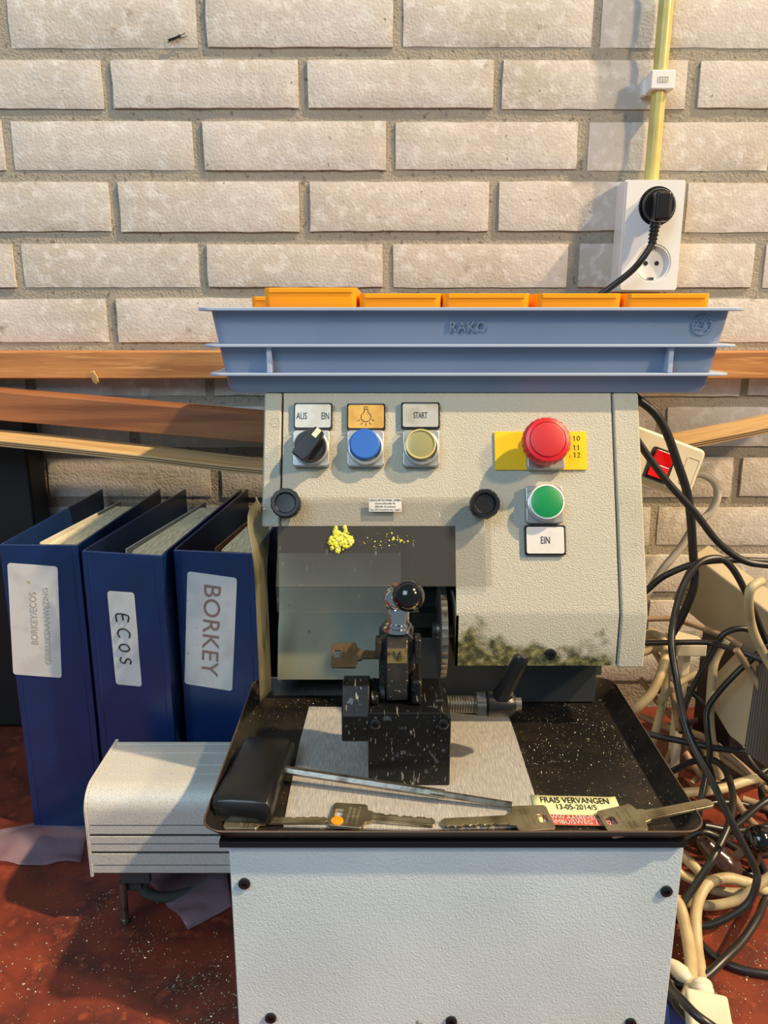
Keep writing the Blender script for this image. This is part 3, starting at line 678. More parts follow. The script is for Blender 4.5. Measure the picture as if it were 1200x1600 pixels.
for t_, a_, b_ in rs_: rr_.append([bm.verts.new(fl @ V((a_ * sx, b_ * sy, Ln * t_))) for sx, sy in ((-1, -.5), (-.5, -1), (.5, -1), (1, -.5), (1, .5), (.5, 1), (-.5, 1), (-1, .5))])
for a, b in zip(rr_, rr_[1:]):
    for k in range(8): bm.faces.new([a[k], a[(k+1) % 8], b[(k+1) % 8], b[k]])
bm.faces.new(rr_[0]); bm.faces.new(rr_[-1]); obj('clamping_lever', bm, 'blackpl', cl, bevel=.0006)
bm = NB(); cyl(bm, (xd - .003, ry, rz), (xd + .004, ry, rz), .0052, 20); obj('end_screw', bm, 'steel', cl)

# ------------- keys
def key_proto(teeth=True):
    """bow centred at origin, blade along +x, lying on z=0"""
    def bowmesh():
        bm = NB(); out = [(-.0130, -.0105), (-.0115, -.0125), (.0085, -.0130), (.0100, -.0115), (.0112, -.0060), (.0150, -.0050), (.0150, .0055), (.0112, .0065), (.0100, .0112), (.0085, .0125), (-.0115, .0120), (-.0130, .0100)]
        plate(bm, out, [rrect(.0055, .0075, .0008, 2, -.0075, .001)], .0024, Matrix.Translation((0, 0, .0024))); return bm
    def blademesh():
        bm = NB(); x = .0145; top = [(x, .0045)]
        if teeth:
            for k in range(8):
                xx = x + .004 + k * .0046; d = (.0, .0012, .0005, .0018, .0008, .0015, .0004, .0012)[k]
                top += [(xx, .0045 - d), (xx + .0018, .0045 - d), (xx + .0030, .0045)]
        else: top += [(x + .006, .0045), (x + .008, .0040)]
        top += [(.0545, .0035), (.0565, .001)]
        bot = [(.0565, -.0025), (.0545, -.0040), (x, -.0040)]
        plate(bm, (top + bot)[::-1], [], .0020, Matrix.Translation((0, 0, .0022)))
        return bm
    def ridges():
        bm = NB()
        for y, w_ in ((-.0028, .0011), (-.0006, .0007), (.0014, .0006)): box(bm, (.0150, y - w_/2, .0020), (.054, y + w_/2, .0027))
        return bm
    def emboss():
        bm = NB(); rr = random.Random(5)
        for j, x in enumerate((-.001, .0022, .0052)):
            y = -.0085
            while y < .0085:
                h = rr.uniform(.0008, .0016); box(bm, (x - .0010, y, .0022), (x + .0010, y + .0004, .0027)); 
                if rr.random() < .6: box(bm, (x - .0010, y, .0022), (x - .0006, y + h, .0027))
                y += h + .0005
        return bm
    return bowmesh, blademesh, ridges, emboss
def make_key(label, teeth, group=None):
    t = thing('key', label, 'key', group=group); bw, bl, rd, em = key_proto(teeth)
    o = obj('key_bow', bw(), 'nickel', t, local=True, bevel=.0004); obj('embossing', em(), 'nickel', o, local=True)
    o = obj('key_blade', bl(), 'nickel', t, local=True, bevel=.0003); obj('blade_ridges', rd(), 'nickel', o, local=True)
    return t
def copy_tree(o, parent=None):
    c = o.copy(); COL.objects.link(c)
    if parent is not None: c.parent = parent
    for ch in list(o.children): copy_tree(ch, c)
    return c
def setkey(k, p0, p1, zofs=0, mirror=False, tilt=0, sc=1.0, roll=0):
    """bow centre pixel p0, blade tip pixel p1 on the tray"""
    a = atz(*p0, plz + .001 + zofs); b = atz(*p1, plz + .001 + zofs); ang = math.atan2(b.y - a.y, b.x - a.x)
    k.location = V((a.x, a.y, plz + .0004 + zofs)); k.rotation_euler = (R(180) if mirror else roll, tilt, ang); L = (b - a).length
    s = L / .0565 * sc; k.scale = (s, s, 1)
    if mirror: k.location.z += .0027
kA = make_key('bare key blank with orange paint dot on its bow, at the tray front edge', True)
kA['group'] = 'keys along the front edge of the tray'
kB = copy_tree(kA); kB['label'] = 'dark flat key at the tray front left corner, beside the T-handle grip'
kC = copy_tree(kA); kC['label'] = 'key with its bow to the right, touching the yellow date label, blade pointing left'
kD = make_key('uncut key blank poking its blade over the right tray rim', False); kD['group'] = 'keys along the front edge of the tray'
bm = NB(); lathe(bm, [(.0042, .0022), (.0040, .0031), (.002, .0035), (0, .0036)], Matrix.Translation((-.0072, -.0078, 0)), 24); obj('paint_dot', bm, 'orangepaint', kA, local=True, label='orange paint dot')
setkey(kA, (547, 1276), (680, 1287)); setkey(kB, (382, 1284), (512, 1283), zofs=.0002); kB.scale.y = .75
setkey(kC, (829, 1281), (690, 1288), zofs=.0003)
setkey(kD, (975, 1281), (1112, 1269), zofs=.0035); kD.rotation_euler.y = -.13; kD.location.z = TZ + .004
# key in clamp
M['nickel'], _n = mat('bronzed_key', (112, 90, 64), .35, .7, bump=(500, .15, .0003)), M['nickel']
kE = make_key('brownish key gripped upright-flat in the clamp jaw left of the lever post', False)
pE = at(540, 1025, .553); kE.location = pE; M['nickel'] = _n; kE.rotation_euler = (R(36), 0, R(2)); kE.scale = (.86, .86, 1)

# ------------- T-handle hex driver
th = thing('hex_driver', 'black T-handle hex driver with a long steel shaft lying across the tray', 'hex key', atz(400, 1210, TZ))
zt_ = TZ + .022
q = [atz(px, py, zt_) for px, py in ((382, 1134), (466, 1147), (416, 1262), (336, 1240))]
q[0], q[1] = q[0], q[1]
c0 = (q[0] + q[1]) / 2; c1_ = (q[2] + q[3]) / 2; ax = (c1_ - c0).normalized(); Lh = (c1_ - c0).length; sd = ax.cross(V((0, 0, 1))).normalized()
fh = frame(V((c0.x, c0.y, TZ)), ax, -sd if False else V((0,0,1)).cross(ax), V((0, 0, 1)))
bm = NB(); rings = []
hwid = ((q[1] - q[0]).length + (q[2] - q[3]).length) / 4
for t_, w_, h_ in ((0, .70, .013), (.03, .88, .0175), (.10, .97, .021), (.3, .92, .023), (.5, .90, .0235), (.7, .94, .0235), (.9, 1.0, .0225), (.97, .95, .020), (1.0, .80, .014)):
    ww = hwid * w_ * .98; z0_ = .0012 if 0 < t_ < 1 else .004
    rings.append([bm.verts.new(fh @ V((Lh * t_, y, z))) for y, z in ((-ww * .9, z0_), (ww * .9, z0_), (ww, z0_ + .003), (ww, h_ - .005), (ww * .85, h_ - .001), (ww * .4, h_), (-ww * .4, h_), (-ww * .85, h_ - .001), (-ww, h_ - .005), (-ww, z0_ + .003))])
for a, b in zip(rings, rings[1:]):
    for k in range(10): bm.faces.new([a[k], a[(k+1) % 10], b[(k+1) % 10], b[k]])
bm.faces.new(rings[0]); bm.faces.new(rings[-1]); o = obj('handle', bm, 'blackpl', th, smooth=50); ss = o.modifiers.new('bevel', 'BEVEL'); ss.width = .0022; ss.segments = 3; ss.limit_method = 'ANGLE'; ss.angle_limit = R(35)
s0 = atz(425, 1200, TZ + .013); s1 = atz(675, 1238, TZ + .009); s2 = atz(800, 1258, TZ + .0052)
bm = NB(); cyl(bm, s0, s1, .0032, 6); obj('shaft', bm, 'steel', th, smooth=20)
bm = NB(); cyl(bm, s1, s2, .0024, 6); cyl(bm, s1 - (s2-s1).normalized()*.001, s1 + (s2 - s1) * .16, .0033, 16); obj('shaft_tip', bm, 'steel', th, smooth=20)

# ------------- paper label in the tray
q = [atz(px, py, TZ + .0012) for px, py in ((832, 1252), (968, 1247), (955, 1292), (845, 1290))]
q = [atz(832, 1243, TZ + .0014), atz(969, 1246, TZ + .0014), atz(972, 1291, TZ + .0014), atz(838, 1289, TZ + .0014)]
lx = (q[1] - q[0]).normalized(); ly = (q[0] - q[3]).normalized(); ly = (ly - lx * ly.dot(lx)).normalized(); lc = (q[0] + q[1] + q[2] + q[3]) / 4; lw = ((q[1] - q[0]).length + (q[2] - q[3]).length) / 2; lh = ((q[0]-q[3]).dot(ly) + (q[1]-q[2]).dot(ly)) / 2
sl_ = thing('date_label', 'pale yellow printed date label between two keys in the tray', 'label', lc)
def curved(u0, u1, v0, v1, m, name, dz):
    bm = NB(); n = 12; g_ = []
    for i in range(n + 1):
        row = []
        for j in range(5):
            u = u0 + (u1 - u0) * i / n; v = v0 + (v1 - v0) * j / 4
            row.append(bm.verts.new(lc + lx * (u * lw / 2) + ly * (v * lh / 2) + V((0, 0, dz + .0030 * max(0, abs(u) - .88) + .0001 * math.sin(u * 6)))))
        g_.append(row)
    for i in range(n):
        for j in range(4): bm.faces.new([g_[i][j], g_[i+1][j], g_[i+1][j+1], g_[i][j+1]])
    o = obj(name, bm, m, sl_); s = o.modifiers.new('s', 'SOLIDIFY'); s.thickness = .0003; s.offset = 1; return o
ps = curved(-1, 1, -1, 1, mat('pale_yellow_paper', (222, 222, 168), .7, var=[(60, (210, 208, 150), .4, .7)]), 'paper_sheet', 0)
curved(-.86, .97, -1, -.34, mat('red_print_band', (186, 66, 48), .7), 'red_band', .0002)
zz = V((0, 0, .0003))
for t_, w_, h_, v, m in (('FRAIS VERVANGEN', .80, .20, .66, 'inkblack'), ('13-05-2014/5', .46, .18, .20, 'inkblack'), ('WWW.AASBEVEILIGING', .84, .13, -.52, 'label'), ('KOMBUISWEG 13 8254', .84, .13, -.82, 'label')):
    text(t_, lw * w_, lh * h_, m, sl_, lc + ly * (v * lh / 2) + zz + V((0, 0, .0003)), lx, ly, lift=.0002)

# ================================================================== BLUE BIN
BY = .647; zr = at(600, 480, BY).z; zb_ = .4706
bx0, bx1 = at(305, 480, BY).x, at(1171, 480, BY).x; BD = .27
tb = thing('storage_bin', 'blue-grey plastic storage bin with projecting ribs on top of the machine', 'bin', ((bx0 + bx1)/2, BY + .15, zb_))
cxb, cyb = (bx0 + bx1)/2, BY + BD/2; hw, hd = (bx1 - bx0)/2, BD/2
def rect_ring(ins, z, r=.010): return [V((p[0], p[1], z)) for p in rrect(2*(hw - ins), 2*(hd - ins), r, 5, cxb, cyb)]
bm = NB(); T_ = .0025
lev = [(.0090, zr - .001), (.0150, zr - .040), (.0185, zb_ + .006), (.0215, zb_), ]
outer = [rect_ring(i, z, .009) for i, z in lev]; inner = [rect_ring(i + T_, max(z, zb_ + T_), .007) for i, z in lev]
vo = [[bm.verts.new(p) for p in r] for r in outer]; vi = [[bm.verts.new(p) for p in r] for r in inner]; n = len(vo[0])
for a, b in list(zip(vo, vo[1:])) + list(zip(vi, vi[1:])) + [(vo[0], vi[0])]:
    for k in range(n): bm.faces.new([a[k], a[(k+1) % n], b[(k+1) % n], b[k]])
bm.faces.new(vo[-1]); bm.faces.new(vi[-1]); obj('bin_body', bm, 'bin', tb)
def flange(z, ins_out, ins_in, t, name):
    bm = NB(); rg = []
    for i, zz_ in ((ins_in, z), (ins_out, z), (ins_out, z - t), (ins_in, z - t)): rg.append([bm.verts.new(p) for p in rect_ring(i, zz_, .012)])
    for a, b in ((0, 1), (1, 2), (2, 3), (3, 0)):
        for k in range(n): bm.faces.new([rg[a][k], rg[a][(k+1) % n], rg[b][(k+1) % n], rg[b][k]])
    return obj(name, bm, 'binrim', tb, bevel=.0007)
flange(zr, 0, .016, .0028, 'top_rim')
zf2 = at(600, 538, BY + .004).z; zf3 = at(600, 583, BY + .007).z
flange(zf2, .0025, .019, .0024, 'side_rib'); flange(zf3, .0055, .022, .0024, 'side_rib')
for px in (420, 1049):
    p = at(px, 560, BY + .006); bm = NB(); box(bm, (p.x - .0022, BY + .0065, zf3), (p.x + .0022, BY + .022, zf2 - .002)); obj('upright_web', bm, 'binrim', tb, bevel=.0008)
pf_ = BY + .0148
bt = M['bin']
text('RAKO', 57 * .63 / F, 16 * .63 / F, 'bin', tb, at(731, 510, BY + .0101), (1, 0, 0), (0, -.145, 1), name='embossed_lettering', lift=.0014, space=1.1)
lg = at(1097, 508, BY + .0101); fr_ = frame(lg, (1, 0, 0), (0, -.145, 1))
bm = NB(); tube(bm, [fr_ @ V((.0078*math.cos(R(a)), .0078*math.sin(R(a)), 0)) for a in range(0, 361, 15)], .0006, 6, 1)
tube(bm, [fr_ @ V((.0034*math.cos(R(a)) - .001, .0034*math.sin(R(a)), 0)) for a in range(0, 361, 30)], .0004, 6, 1)
tube(bm, [fr_ @ V(p) for p in ((-.0015, -.001, 0), (.0, .002, 0), (.001, -.001, 0), (.004, .003, 0))], .0004, 6, 1)
for a in range(20, 380, 60): tube(bm, [fr_ @ V((.0078*math.cos(R(a)), .0078*math.sin(R(a)), 0)), fr_ @ V((.0062*math.cos(R(a+8)), .0062*math.sin(R(a+8)), 0))], .0007, 6, 1)
obj('embossed_emblem', bm, 'bin', tb)
# orange insert boxes
def insert_box(name, label, w, d, h, m='orange'):
    o = thing(name, label, 'box', group='orange insert boxes in the blue bin')
    bm = NB(); t_ = .0016
    b0 = rrect(w - .004, d - .004, .004); b1 = rrect(w, d, .005); i1 = rrect(w - 2*t_, d - 2*t_, .004); i0 = rrect(w - .004 - 2*t_, d - .004 - 2*t_, .003)
    rr = [[bm.verts.new((x, y, z)) for x, y in r] for r, z in ((b0, 0), (b1, h), (i1, h), (i0, t_))]; n_ = len(rr[0])
    for a, b in zip(rr, rr[1:]):
        for k in range(n_): bm.faces.new([a[k], a[(k+1) % n_], b[(k+1) % n_], b[k]])
    bm.faces.new(rr[0]); bm.faces.new(rr[-1]); obj('box_shell', bm, m, o, local=True)
    bm = NB(); box(bm, (-w/2 + .004, -d/2 - .0009, h - .004), (w/2 - .004, -d/2 + .001, h - .0005)); obj('lip', bm, m, o, local=True, bevel=.0004)
    return o
IY = .670
def place_box(o, x0, x1, top, Y): 
    a, b = at(x0, 470, Y).x, at(x1, 470, Y).x; o.location = ((a+b)/2, Y + .0605, zb_ + .0028)
proto = None
labs = ['tallest orange insert box at the left end of the blue bin', 'orange insert box second from the left in the blue bin', 'orange insert box in the middle of the blue bin', 'orange insert box second from the right in the blue bin', 'orange insert box at the right end of the blue bin']
rng = [(413, 558), (561, 690), (692, 828), (839, 972), (977, 1111)]
for i, (x0, x1) in enumerate(rng):
    w_ = at(x1, 470, IY).x - at(x0, 470, IY).x; top = at(600, 449 if i == 0 else 458, IY).z
    if i == 0: o = insert_box('insert_box', labs[i], w_, .12, top - zb_ - .003)
    elif i == 1: proto = insert_box('insert_box', labs[i], .0625, .12, top - zb_ - .003); o = proto; o.scale.x = w_/.0625
    else: o = copy_tree(proto); o['label'] = labs[i]; o.scale.x = w_/.0625
    place_box(o, x0, x1, top, IY)
o = insert_box('insert_box', 'low orange insert box at the back left of the blue bin', .07, .085, at(600, 463, .798).z - zb_ - .003); o.location = (at(392, 465, .798).x + .035, .798 + .0425, zb_ + .0028)

# ================================================================== BINDERS
BH = .318
def binder(A, B, backL, backR, lab, pages_w=.55, grey=False):
    A, B, bL, bR = [V((x, y, 0)) for x, y in (A, B, backL, backR)]
    t = thing('ring_binder', lab, 'binder', (A + B) / 2, group='navy ring binders'); th_ = .0028
    def wallp(P, Q, z0, z1, nm, m='blue', tt=th_):
        d = (Q - P).normalized(); nrm = V((-d.y, d.x, 0)) * tt / 2; bm = NB()
        vs = [bm.verts.new(p + V((0, 0, z))) for z in (z0, z1) for p in (P - nrm, Q - nrm, Q + nrm, P + nrm)]
        for f in [(3,2,1,0),(4,5,6,7),(0,1,5,4),(1,2,6,5),(2,3,7,6),(3,0,4,7)]: bm.faces.new([vs[i] for i in f])
        return obj(nm, bm, m, t, bevel=.0009)
    sx = (B - A).normalized(); sn = V((sx.y, -sx.x, 0))
    sp = wallp(A, B, .001, BH, 'spine'); sp['label'] = 'navy vinyl spine'
    wallp(A + V((.001, .003, 0)), bL, .001, BH, 'front_cover'); wallp(B + V((-.001, .003, 0)), bR, .001, BH, 'back_cover')
    # welded seams on the spine
    for P, s_ in ((A, 1), (B, -1)):
        bm = NB(); c_ = P + sx * (.007 * s_) + sn * .0012; cyl(bm, c_ + V((0, 0, .003)), c_ + V((0, 0, BH - .002)), .0006, 6); obj('seam', bm, 'blue', sp)
    # page block
    def lerp2(u, v): return (A.lerp(B, u)).lerp(bL.lerp(bR, u), v)
    bm = NB(); ring = [lerp2(1 - pages_w, .10), lerp2(.93, .035), lerp2(.955, .75), lerp2(1 - pages_w * .9, .80)]
    ring = [lerp2(1 - pages_w, .14), lerp2(1 - pages_w + .05, .07), lerp2(.88, .05), lerp2(.955, .09), lerp2(.95, .76), lerp2(1 - pages_w * .8, .78)]
    lo = [bm.verts.new(p + V((0, 0, .012))) for p in ring]; hi = [bm.verts.new(p + V((0, 0, BH - .009))) for p in ring]; bm.faces.new(lo); bm.faces.new(hi)
    for k in range(len(ring)): bm.faces.new([lo[k], lo[(k+1) % len(ring)], hi[(k+1) % len(ring)], hi[k]])
    pgs = obj('page_block', bm, 'paper', t, bevel=.002, seg=2, label='cream page edges')
    bm = NB(); P_, Q_ = lerp2(1 - pages_w - .06, .12), lerp2(1 - pages_w + .12, .85); d = (Q_ - P_).normalized(); nrm = V((-d.y, d.x, 0)) * .0006
    vs = [bm.verts.new(p + V((0, 0, z))) for z in (.012, BH - .007) for p in (P_ - nrm, Q_ - nrm, Q_ + nrm, P_ + nrm)]
    for f in [(3,2,1,0),(4,5,6,7),(0,1,5,4),(1,2,6,5),(2,3,7,6),(3,0,4,7)]: bm.faces.new([vs[i] for i in f])
    obj('divider_card', bm, 'papergrey' if not grey else 'wooddark', t)
    bm = NB()
    # steel ring posts inside
    for v_ in (.2, .2): pass
    for zz_ in (.13, .21):
        c_ = lerp2(.5, .06); tube(bm, [c_ + V((-.012, .0, zz_)), c_ + V((-.012, .03, zz_)), c_ + V((.0, .045, zz_)), c_ + V((.012, .03, zz_)), c_ + V((.012, 0, zz_))], .0014, 8)
    obj('ring_mechanism', bm, 'chrome', t)
    return t, sp, (A + sn * .0014), sx, sn
def spine_label(sp, A, sn, sx, quad, m='label'):
    pts = [rp(px, py, A + sn * .0006, sn) for px, py in quad]; c = sum(pts, V()) / 4
    w_ = ((pts[1] - pts[0]).length + (pts[2] - pts[3]).length) / 2; h_ = ((pts[0] - pts[3]).length + (pts[1] - pts[2]).length) / 2
    dn = ((pts[3] + pts[2]) / 2 - (pts[0] + pts[1]) / 2).normalized(); rt = (pts[1] - pts[0]); rt = (rt - dn * rt.dot(dn)).normalized()
    fr = frame(c, rt, -dn); bm = NB(); plate(bm, rrect(w_, h_, .003), [], .0005, fr)
    return obj('spine_label', bm, m, sp, label=None), c, rt, dn, w_, h_
t, sp, A, sx, sn = binder((-.377, .724), (-.2985, .722), (-.367, .978), (-.292, .978), 'leftmost navy ring binder with a faded wide label on its spine', .62)
L_, c, rt, dn, w_, h_ = spine_label(sp, A, sn, sx, [(12, 880), (89, 885), (97, 1058), (20, 1055)])
bt_ = t
text('BORKEY/ECOS', .056, .0068, 'inkgrey', sp, c - rt * .0005 - dn * .004 + sn * .0001, -dn, -rt); text('GEBRUIKSAANWIJZING', .082, .0068, 'inkgrey', sp, c + rt * .0130 + dn * .004 + sn * .0001, -dn, -rt)
t, sp, A, sx, sn = binder((-.288, .703), (-.207, .687), (-.2585, .978), (-.186, .978), 'middle navy ring binder with a handwritten ECOS label', .58)
L_, c, rt, dn, w_, h_ = spine_label(sp, A, sn, sx, [(168, 924), (208, 926), (222, 1070), (181, 1072)])
HW = {'E': [[(.75, .95), (.1, 1), (0, .05), (.8, 0)], [(.05, .52), (.6, .55)]], 'C': [[(.8, .95), (.35, 1), (0, .6), (.1, .15), (.5, 0), (.85, .15)]], 'O': [[(.45, 1), (.05, .75), (.05, .25), (.45, 0), (.8, .3), (.75, .8), (.45, 1)]], 'S': [[(.8, .9), (.45, 1), (.1, .8), (.3, .55), (.7, .4), (.65, .1), (.3, 0), (0, .12)]]}
bm = NB(); pos = -.026
for ch, wd in (('E', .010), ('C', .011), ('O', .009), ('S', .008)):
    for s_ in HW[ch]: tube(bm, [c + dn * (pos + q_[0] * wd) + rt * (-.0065 + q_[1] * .0125 * (1 if ch in 'EC' else .9)) + sn * .0003 for q_ in s_], .00075, 6, 5)
    pos += wd + .005
obj('handwriting', bm, 'inkblack', sp)
t, sp, A, sx, sn = binder((-.2015, .706), (-.121, .694), (-.178, .978), (-.110, .972), 'navy ring binder next to the machine labelled BORKEY in large print', .55, True)
L_, c, rt, dn, w_, h_ = spine_label(sp, A, sn, sx, [(293, 895), (370, 901), (363, 1078), (288, 1070)])
text('BORKEY', h_ * .80, .0170, 'inkbrown', sp, c + rt * .001 - dn * .001 + sn * .0001, dn, rt)

# ================================================================== SILVER HOUSING AT LEFT
mh = thing('motor_housing', 'silver ribbed extruded metal housing jutting out left of the machine base', 'housing', (-.18, .62, 0))
AX0, AX1 = -.2575, -.112
YF_, YB_, Z0_, Z1_ = .578, .664, .058, .140
def mprof(ins=0):
    P = [(YF_ + ins, Z0_ + ins)]; n_ = 10
    r_ = .020
    pts = [(YF_, Z0_ + .003), (YF_, .0797)]
    pts += [(YF_, .0797), (YF_ + .0022, .0800), (YF_ + .0022, .0822), (YF_, .0826), (YF_, .0970), (YF_ + .0022, .0974), (YF_ + .0022, .0996), (YF_, .1000)]
    z_ = Z1_ - r_
    for k in range(n_ + 1):
        a = R(180 - 90 * k / n_); pts.append((YF_ + r_ + r_ * math.cos(a), z_ + r_ * math.sin(a)))
    for y in (.606, .620, .640, .655): pts += [(y, Z1_), (y + .0004, Z1_ - .0009), (y + .0012, Z1_ - .0009), (y + .0016, Z1_)]
    pts += [(YB_ - .004, Z1_), (YB_, Z1_ - .004), (YB_, Z0_), (YF_ + .003, Z0_)]
    return pts
def sweepx(x0, x1, pts, sc=1.0):
    bm = NB(); cy, cz_ = (YF_ + YB_)/2, (Z0_ + Z1_)/2; P = [(cy + (y - cy) * sc, cz_ + (z - cz_) * sc) for y, z in pts]
    Q = [P[0]]
    for p in P[1:]:
        if (p[0]-Q[-1][0])**2 + (p[1]-Q[-1][1])**2 > 1e-10: Q.append(p)
    a = [bm.verts.new((x0, y, z)) for y, z in Q]; b = [bm.verts.new((x1, y, z)) for y, z in Q]; n_ = len(Q)
    for i in range(n_): bm.faces.new([a[i], a[(i+1) % n_], b[(i+1) % n_], b[i]])
    bm.faces.new(a); bm.faces.new(b); return bm
obj('extruded_cover', sweepx(AX0 + .003, AX1, mprof()), 'aluc', mh, smooth=30)
obj('end_cap', sweepx(AX0, AX0 + .0028, [(YF_ - .001, Z0_ - .001), (YF_ - .001, Z1_ - .02)] + [(YF_ + .02 + .021 * math.cos(R(180 - 9 * k)), Z1_ - .02 + .021 * math.sin(R(180 - 9 * k))) for k in range(11)] + [(YB_, Z1_ + .001), (YB_ + .001, Z0_ - .001)]), 'aluc', mh, bevel=.0006)
bm = NB()
for z_ in (.0685, .090, .1085): box(bm, (AX0 + .004, YF_ - .0002, z_), (AX1, YF_ + .0005, z_ + .0005))
for z_ in (.0801, .0975): box(bm, (AX0 + .004, YF_ + .0008, z_ - .0001), (AX1, YF_ + .0024, z_ + .0021))
obj('score_lines', bm, 'groove', mh)
bm = NB(); box(bm, (AX0 + .022, .588, .034), (AX0 + .040, .606, Z0_)); box(bm, (AX0 + .026, .582, .046), (AX0 + .050, .588, Z0_)); obj('foot_bracket', bm, 'darkgrey', mh, bevel=.001)
bm = NB(); cyl(bm, at(192, 1378, .585), V((at(192, 1420, .585).x, .588, .004)), .0034, 16); cyl(bm, V((at(192, 1420, .585).x, .588, .0005)), V((at(192, 1420, .585).x, .588, .005)), .0042, 16); obj('foot_pin', bm, 'steel', mh)
bm = NB(); cyl(bm, (-.14, .65, .0), (-.14, .65, Z0_), .008); obj('foot_post', bm, 'darkgrey', mh)
bm = NB(); tube(bm, [(AX0 + .04, .597, .052), at(225, 1390, .60), at(255, 1402, .61), at(300, 1392, .63), at(340, 1370, .65), at(380, 1350, .67) ], .0048, 12); o = obj('grey_cable', bm, mat('dark_grey_cable', (80, 84, 80), .5), origin=(-.16, .62, .03)); tag(o, 'thick dark grey cable bending beneath the silver housing', 'cable')

# plastic bags on the floor
def bag(name, lab, quad, zs=.012, seed=1, n_=14):
    rr = random.Random(seed); bm = NB(); c = [atz(px, py, .004) for px, py in quad]; g_ = []
    for i in range(n_ + 1):
        row = []
        for j in range(n_ + 1):
            p = (c[0].lerp(c[1], i/n_)).lerp(c[3].lerp(c[2], i/n_), j/n_); p = p.copy(); p.z = .002 + zs * max(0, noise.noise(V((p.x * 28, p.y * 28, seed)))) + .001
            row.append(bm.verts.new(p))
        g_.append(row)
    for i in range(n_):
        for j in range(n_): bm.faces.new([g_[i][j], g_[i+1][j], g_[i+1][j+1], g_[i][j+1]])
    m_ = sum(c, V()) / 4; o = obj(name, bm, 'bag', origin=(m_.x, m_.y, 0)); s = o.modifiers.new('s', 'SOLIDIFY'); s.thickness = .0004; tag(o, lab, 'plastic bag'); return o
bag('plastic_bag', 'crumpled clear plastic bag on the floor under the leftmost binder', [(-30, 1300), (140, 1268), (126, 1352), (-10, 1348)], seed=1)
bag('plastic_bag', 'clear plastic bag on the floor under the silver housing', [(215, 1360), (350, 1340), (362, 1415), (293, 1452)], seed=4)

# swarf
def swarf(name, lab, spots, nper, zf, seed, size=(.0006, .0018)):
    rr = random.Random(seed); bm = NB()
    for (px, py, sx_, sy_), n_ in zip(spots, nper):
        c = atz(px, py, zf)
        for _ in range(n_):
            p = V((c.x + rr.gauss(0, sx_), c.y + rr.gauss(0, sy_), zf + .0004)); a = rr.uniform(0, 6.28); l = rr.uniform(*size); d = V((math.cos(a), math.sin(a), 0)); e_ = V((-d.y, d.x, 0)) * l * rr.uniform(.15, .5)
            h_ = V((0, 0, rr.uniform(.0002, .0009)))
            if name == 'tray_swarf' and not (-.108 < p.x < .203 and .466 < p.y < .66): continue
            if name == 'floor_swarf' and (-.112 < p.x < .213 and p.y > .455): continue
            vs = [bm.verts.new(q_) for q_ in (p - d*l/2, p + e_ + h_, p + d*l/2, p - e_)]; bm.faces.new(vs)
    o = obj(name, bm, 'swarf', origin=(0, .5, zf)); tag(o, lab, 'metal shavings', kind='stuff'); return o
swarf('floor_swarf', 'bright metal shavings scattered over the red floor', [(330, 1515, .02, .012), (230, 1480, .012, .012), (290, 1540, .012, .005), (130, 1440, .012, .012), (200, 1500, .10, .07), (350, 1580, .02, .015), (60, 1500, .05, .05), (1150, 1500, .05, .05), (1130, 1580, .04, .03), (1160, 1330, .07, .1), (200, 1560, .08, .03), (165, 1400, .01, .008)], [120, 110, 90, 60, 420, 160, 160, 420, 260, 180, 200, 40], 0, 3)
swarf('tray_swarf', 'fine metal filings scattered over the black tray', [(520, 1085, .03, .006), (900, 1130, .03, .03), (860, 1180, .02, .02), (980, 1180, .012, .03), (470, 1100, .02, .02), (700, 1290, .05, .004), (560, 1085, .03, .004), (430, 1230, .012, .02), (840, 1075, .04, .005), (900, 1250, .05, .01)], [160, 420, 260, 200, 160, 140, 90, 90, 120, 160], TZ, 5, (.0003, .0010))

# ================================================================== RIGHT SIDE: power strip, casing, cables
ps = thing('power_strip', 'cream power strip with a glowing red rocker switch beside the machine', 'power strip', at(1045, 710, .90))
P0 = V((0, .80, .40)); n0 = V((0, -1, .22)).normalized()
cA = rp(1103, 705, P0, n0); cB = rp(985, 668, P0, n0)
q = [rp(px, py, P0, n0) for px, py in ((985, 668), (1110, 712), (1078, 777), (1000, 750))]
long_ = (rp(1095, 740, P0, n0) - rp(950, 686, P0, n0)).normalized(); side = n0.cross(long_).normalized(); cc_ = rp(1092, 741, P0, n0)
Lp = .118; Wp = .052
fr = frame(cc_ - long_ * (Lp/2), long_, side, n0)
bm = NB(); plate(bm, rrect(Lp, Wp, .006), [], .036, fr @ Matrix.Translation((0, 0, .0))); obj('strip_body', bm, 'cream', ps, bevel=.004, seg=3)
rc = rp(1031, 727, P0, n0); rl = fr.inverted() @ rc
bm = NB(); plate(bm, rrect(.026, .034, .002), [], .003, fr @ Matrix.Translation((rl.x, rl.y, .0015))); sw_ = obj('switch_frame', bm, 'black', ps)
bm = NB(); mm = fr @ Matrix.Translation((rl.x, rl.y, .001))
for s_ in (-1, 1):
    vs = [bm.verts.new(mm @ V(p)) for p in ((-.010, 0, .0015), (.010, 0, .0015), (.010, s_ * .014, .0060 if s_ > 0 else .003), (-.010, s_ * .014, .0060 if s_ > 0 else .003), (-.010, 0, 0), (.010, 0, 0), (.010, s_ * .014, 0), (-.010, s_ * .014, 0))]
    for f in [(0,1,2,3),(4,5,6,7),(0,1,5,4),(1,2,6,5),(2,3,7,6),(3,0,4,7)]: bm.faces.new([vs[i] for i in f])
obj('rocker', bm, 'redlit', ps, bevel=.0008, label='glowing red rocker')
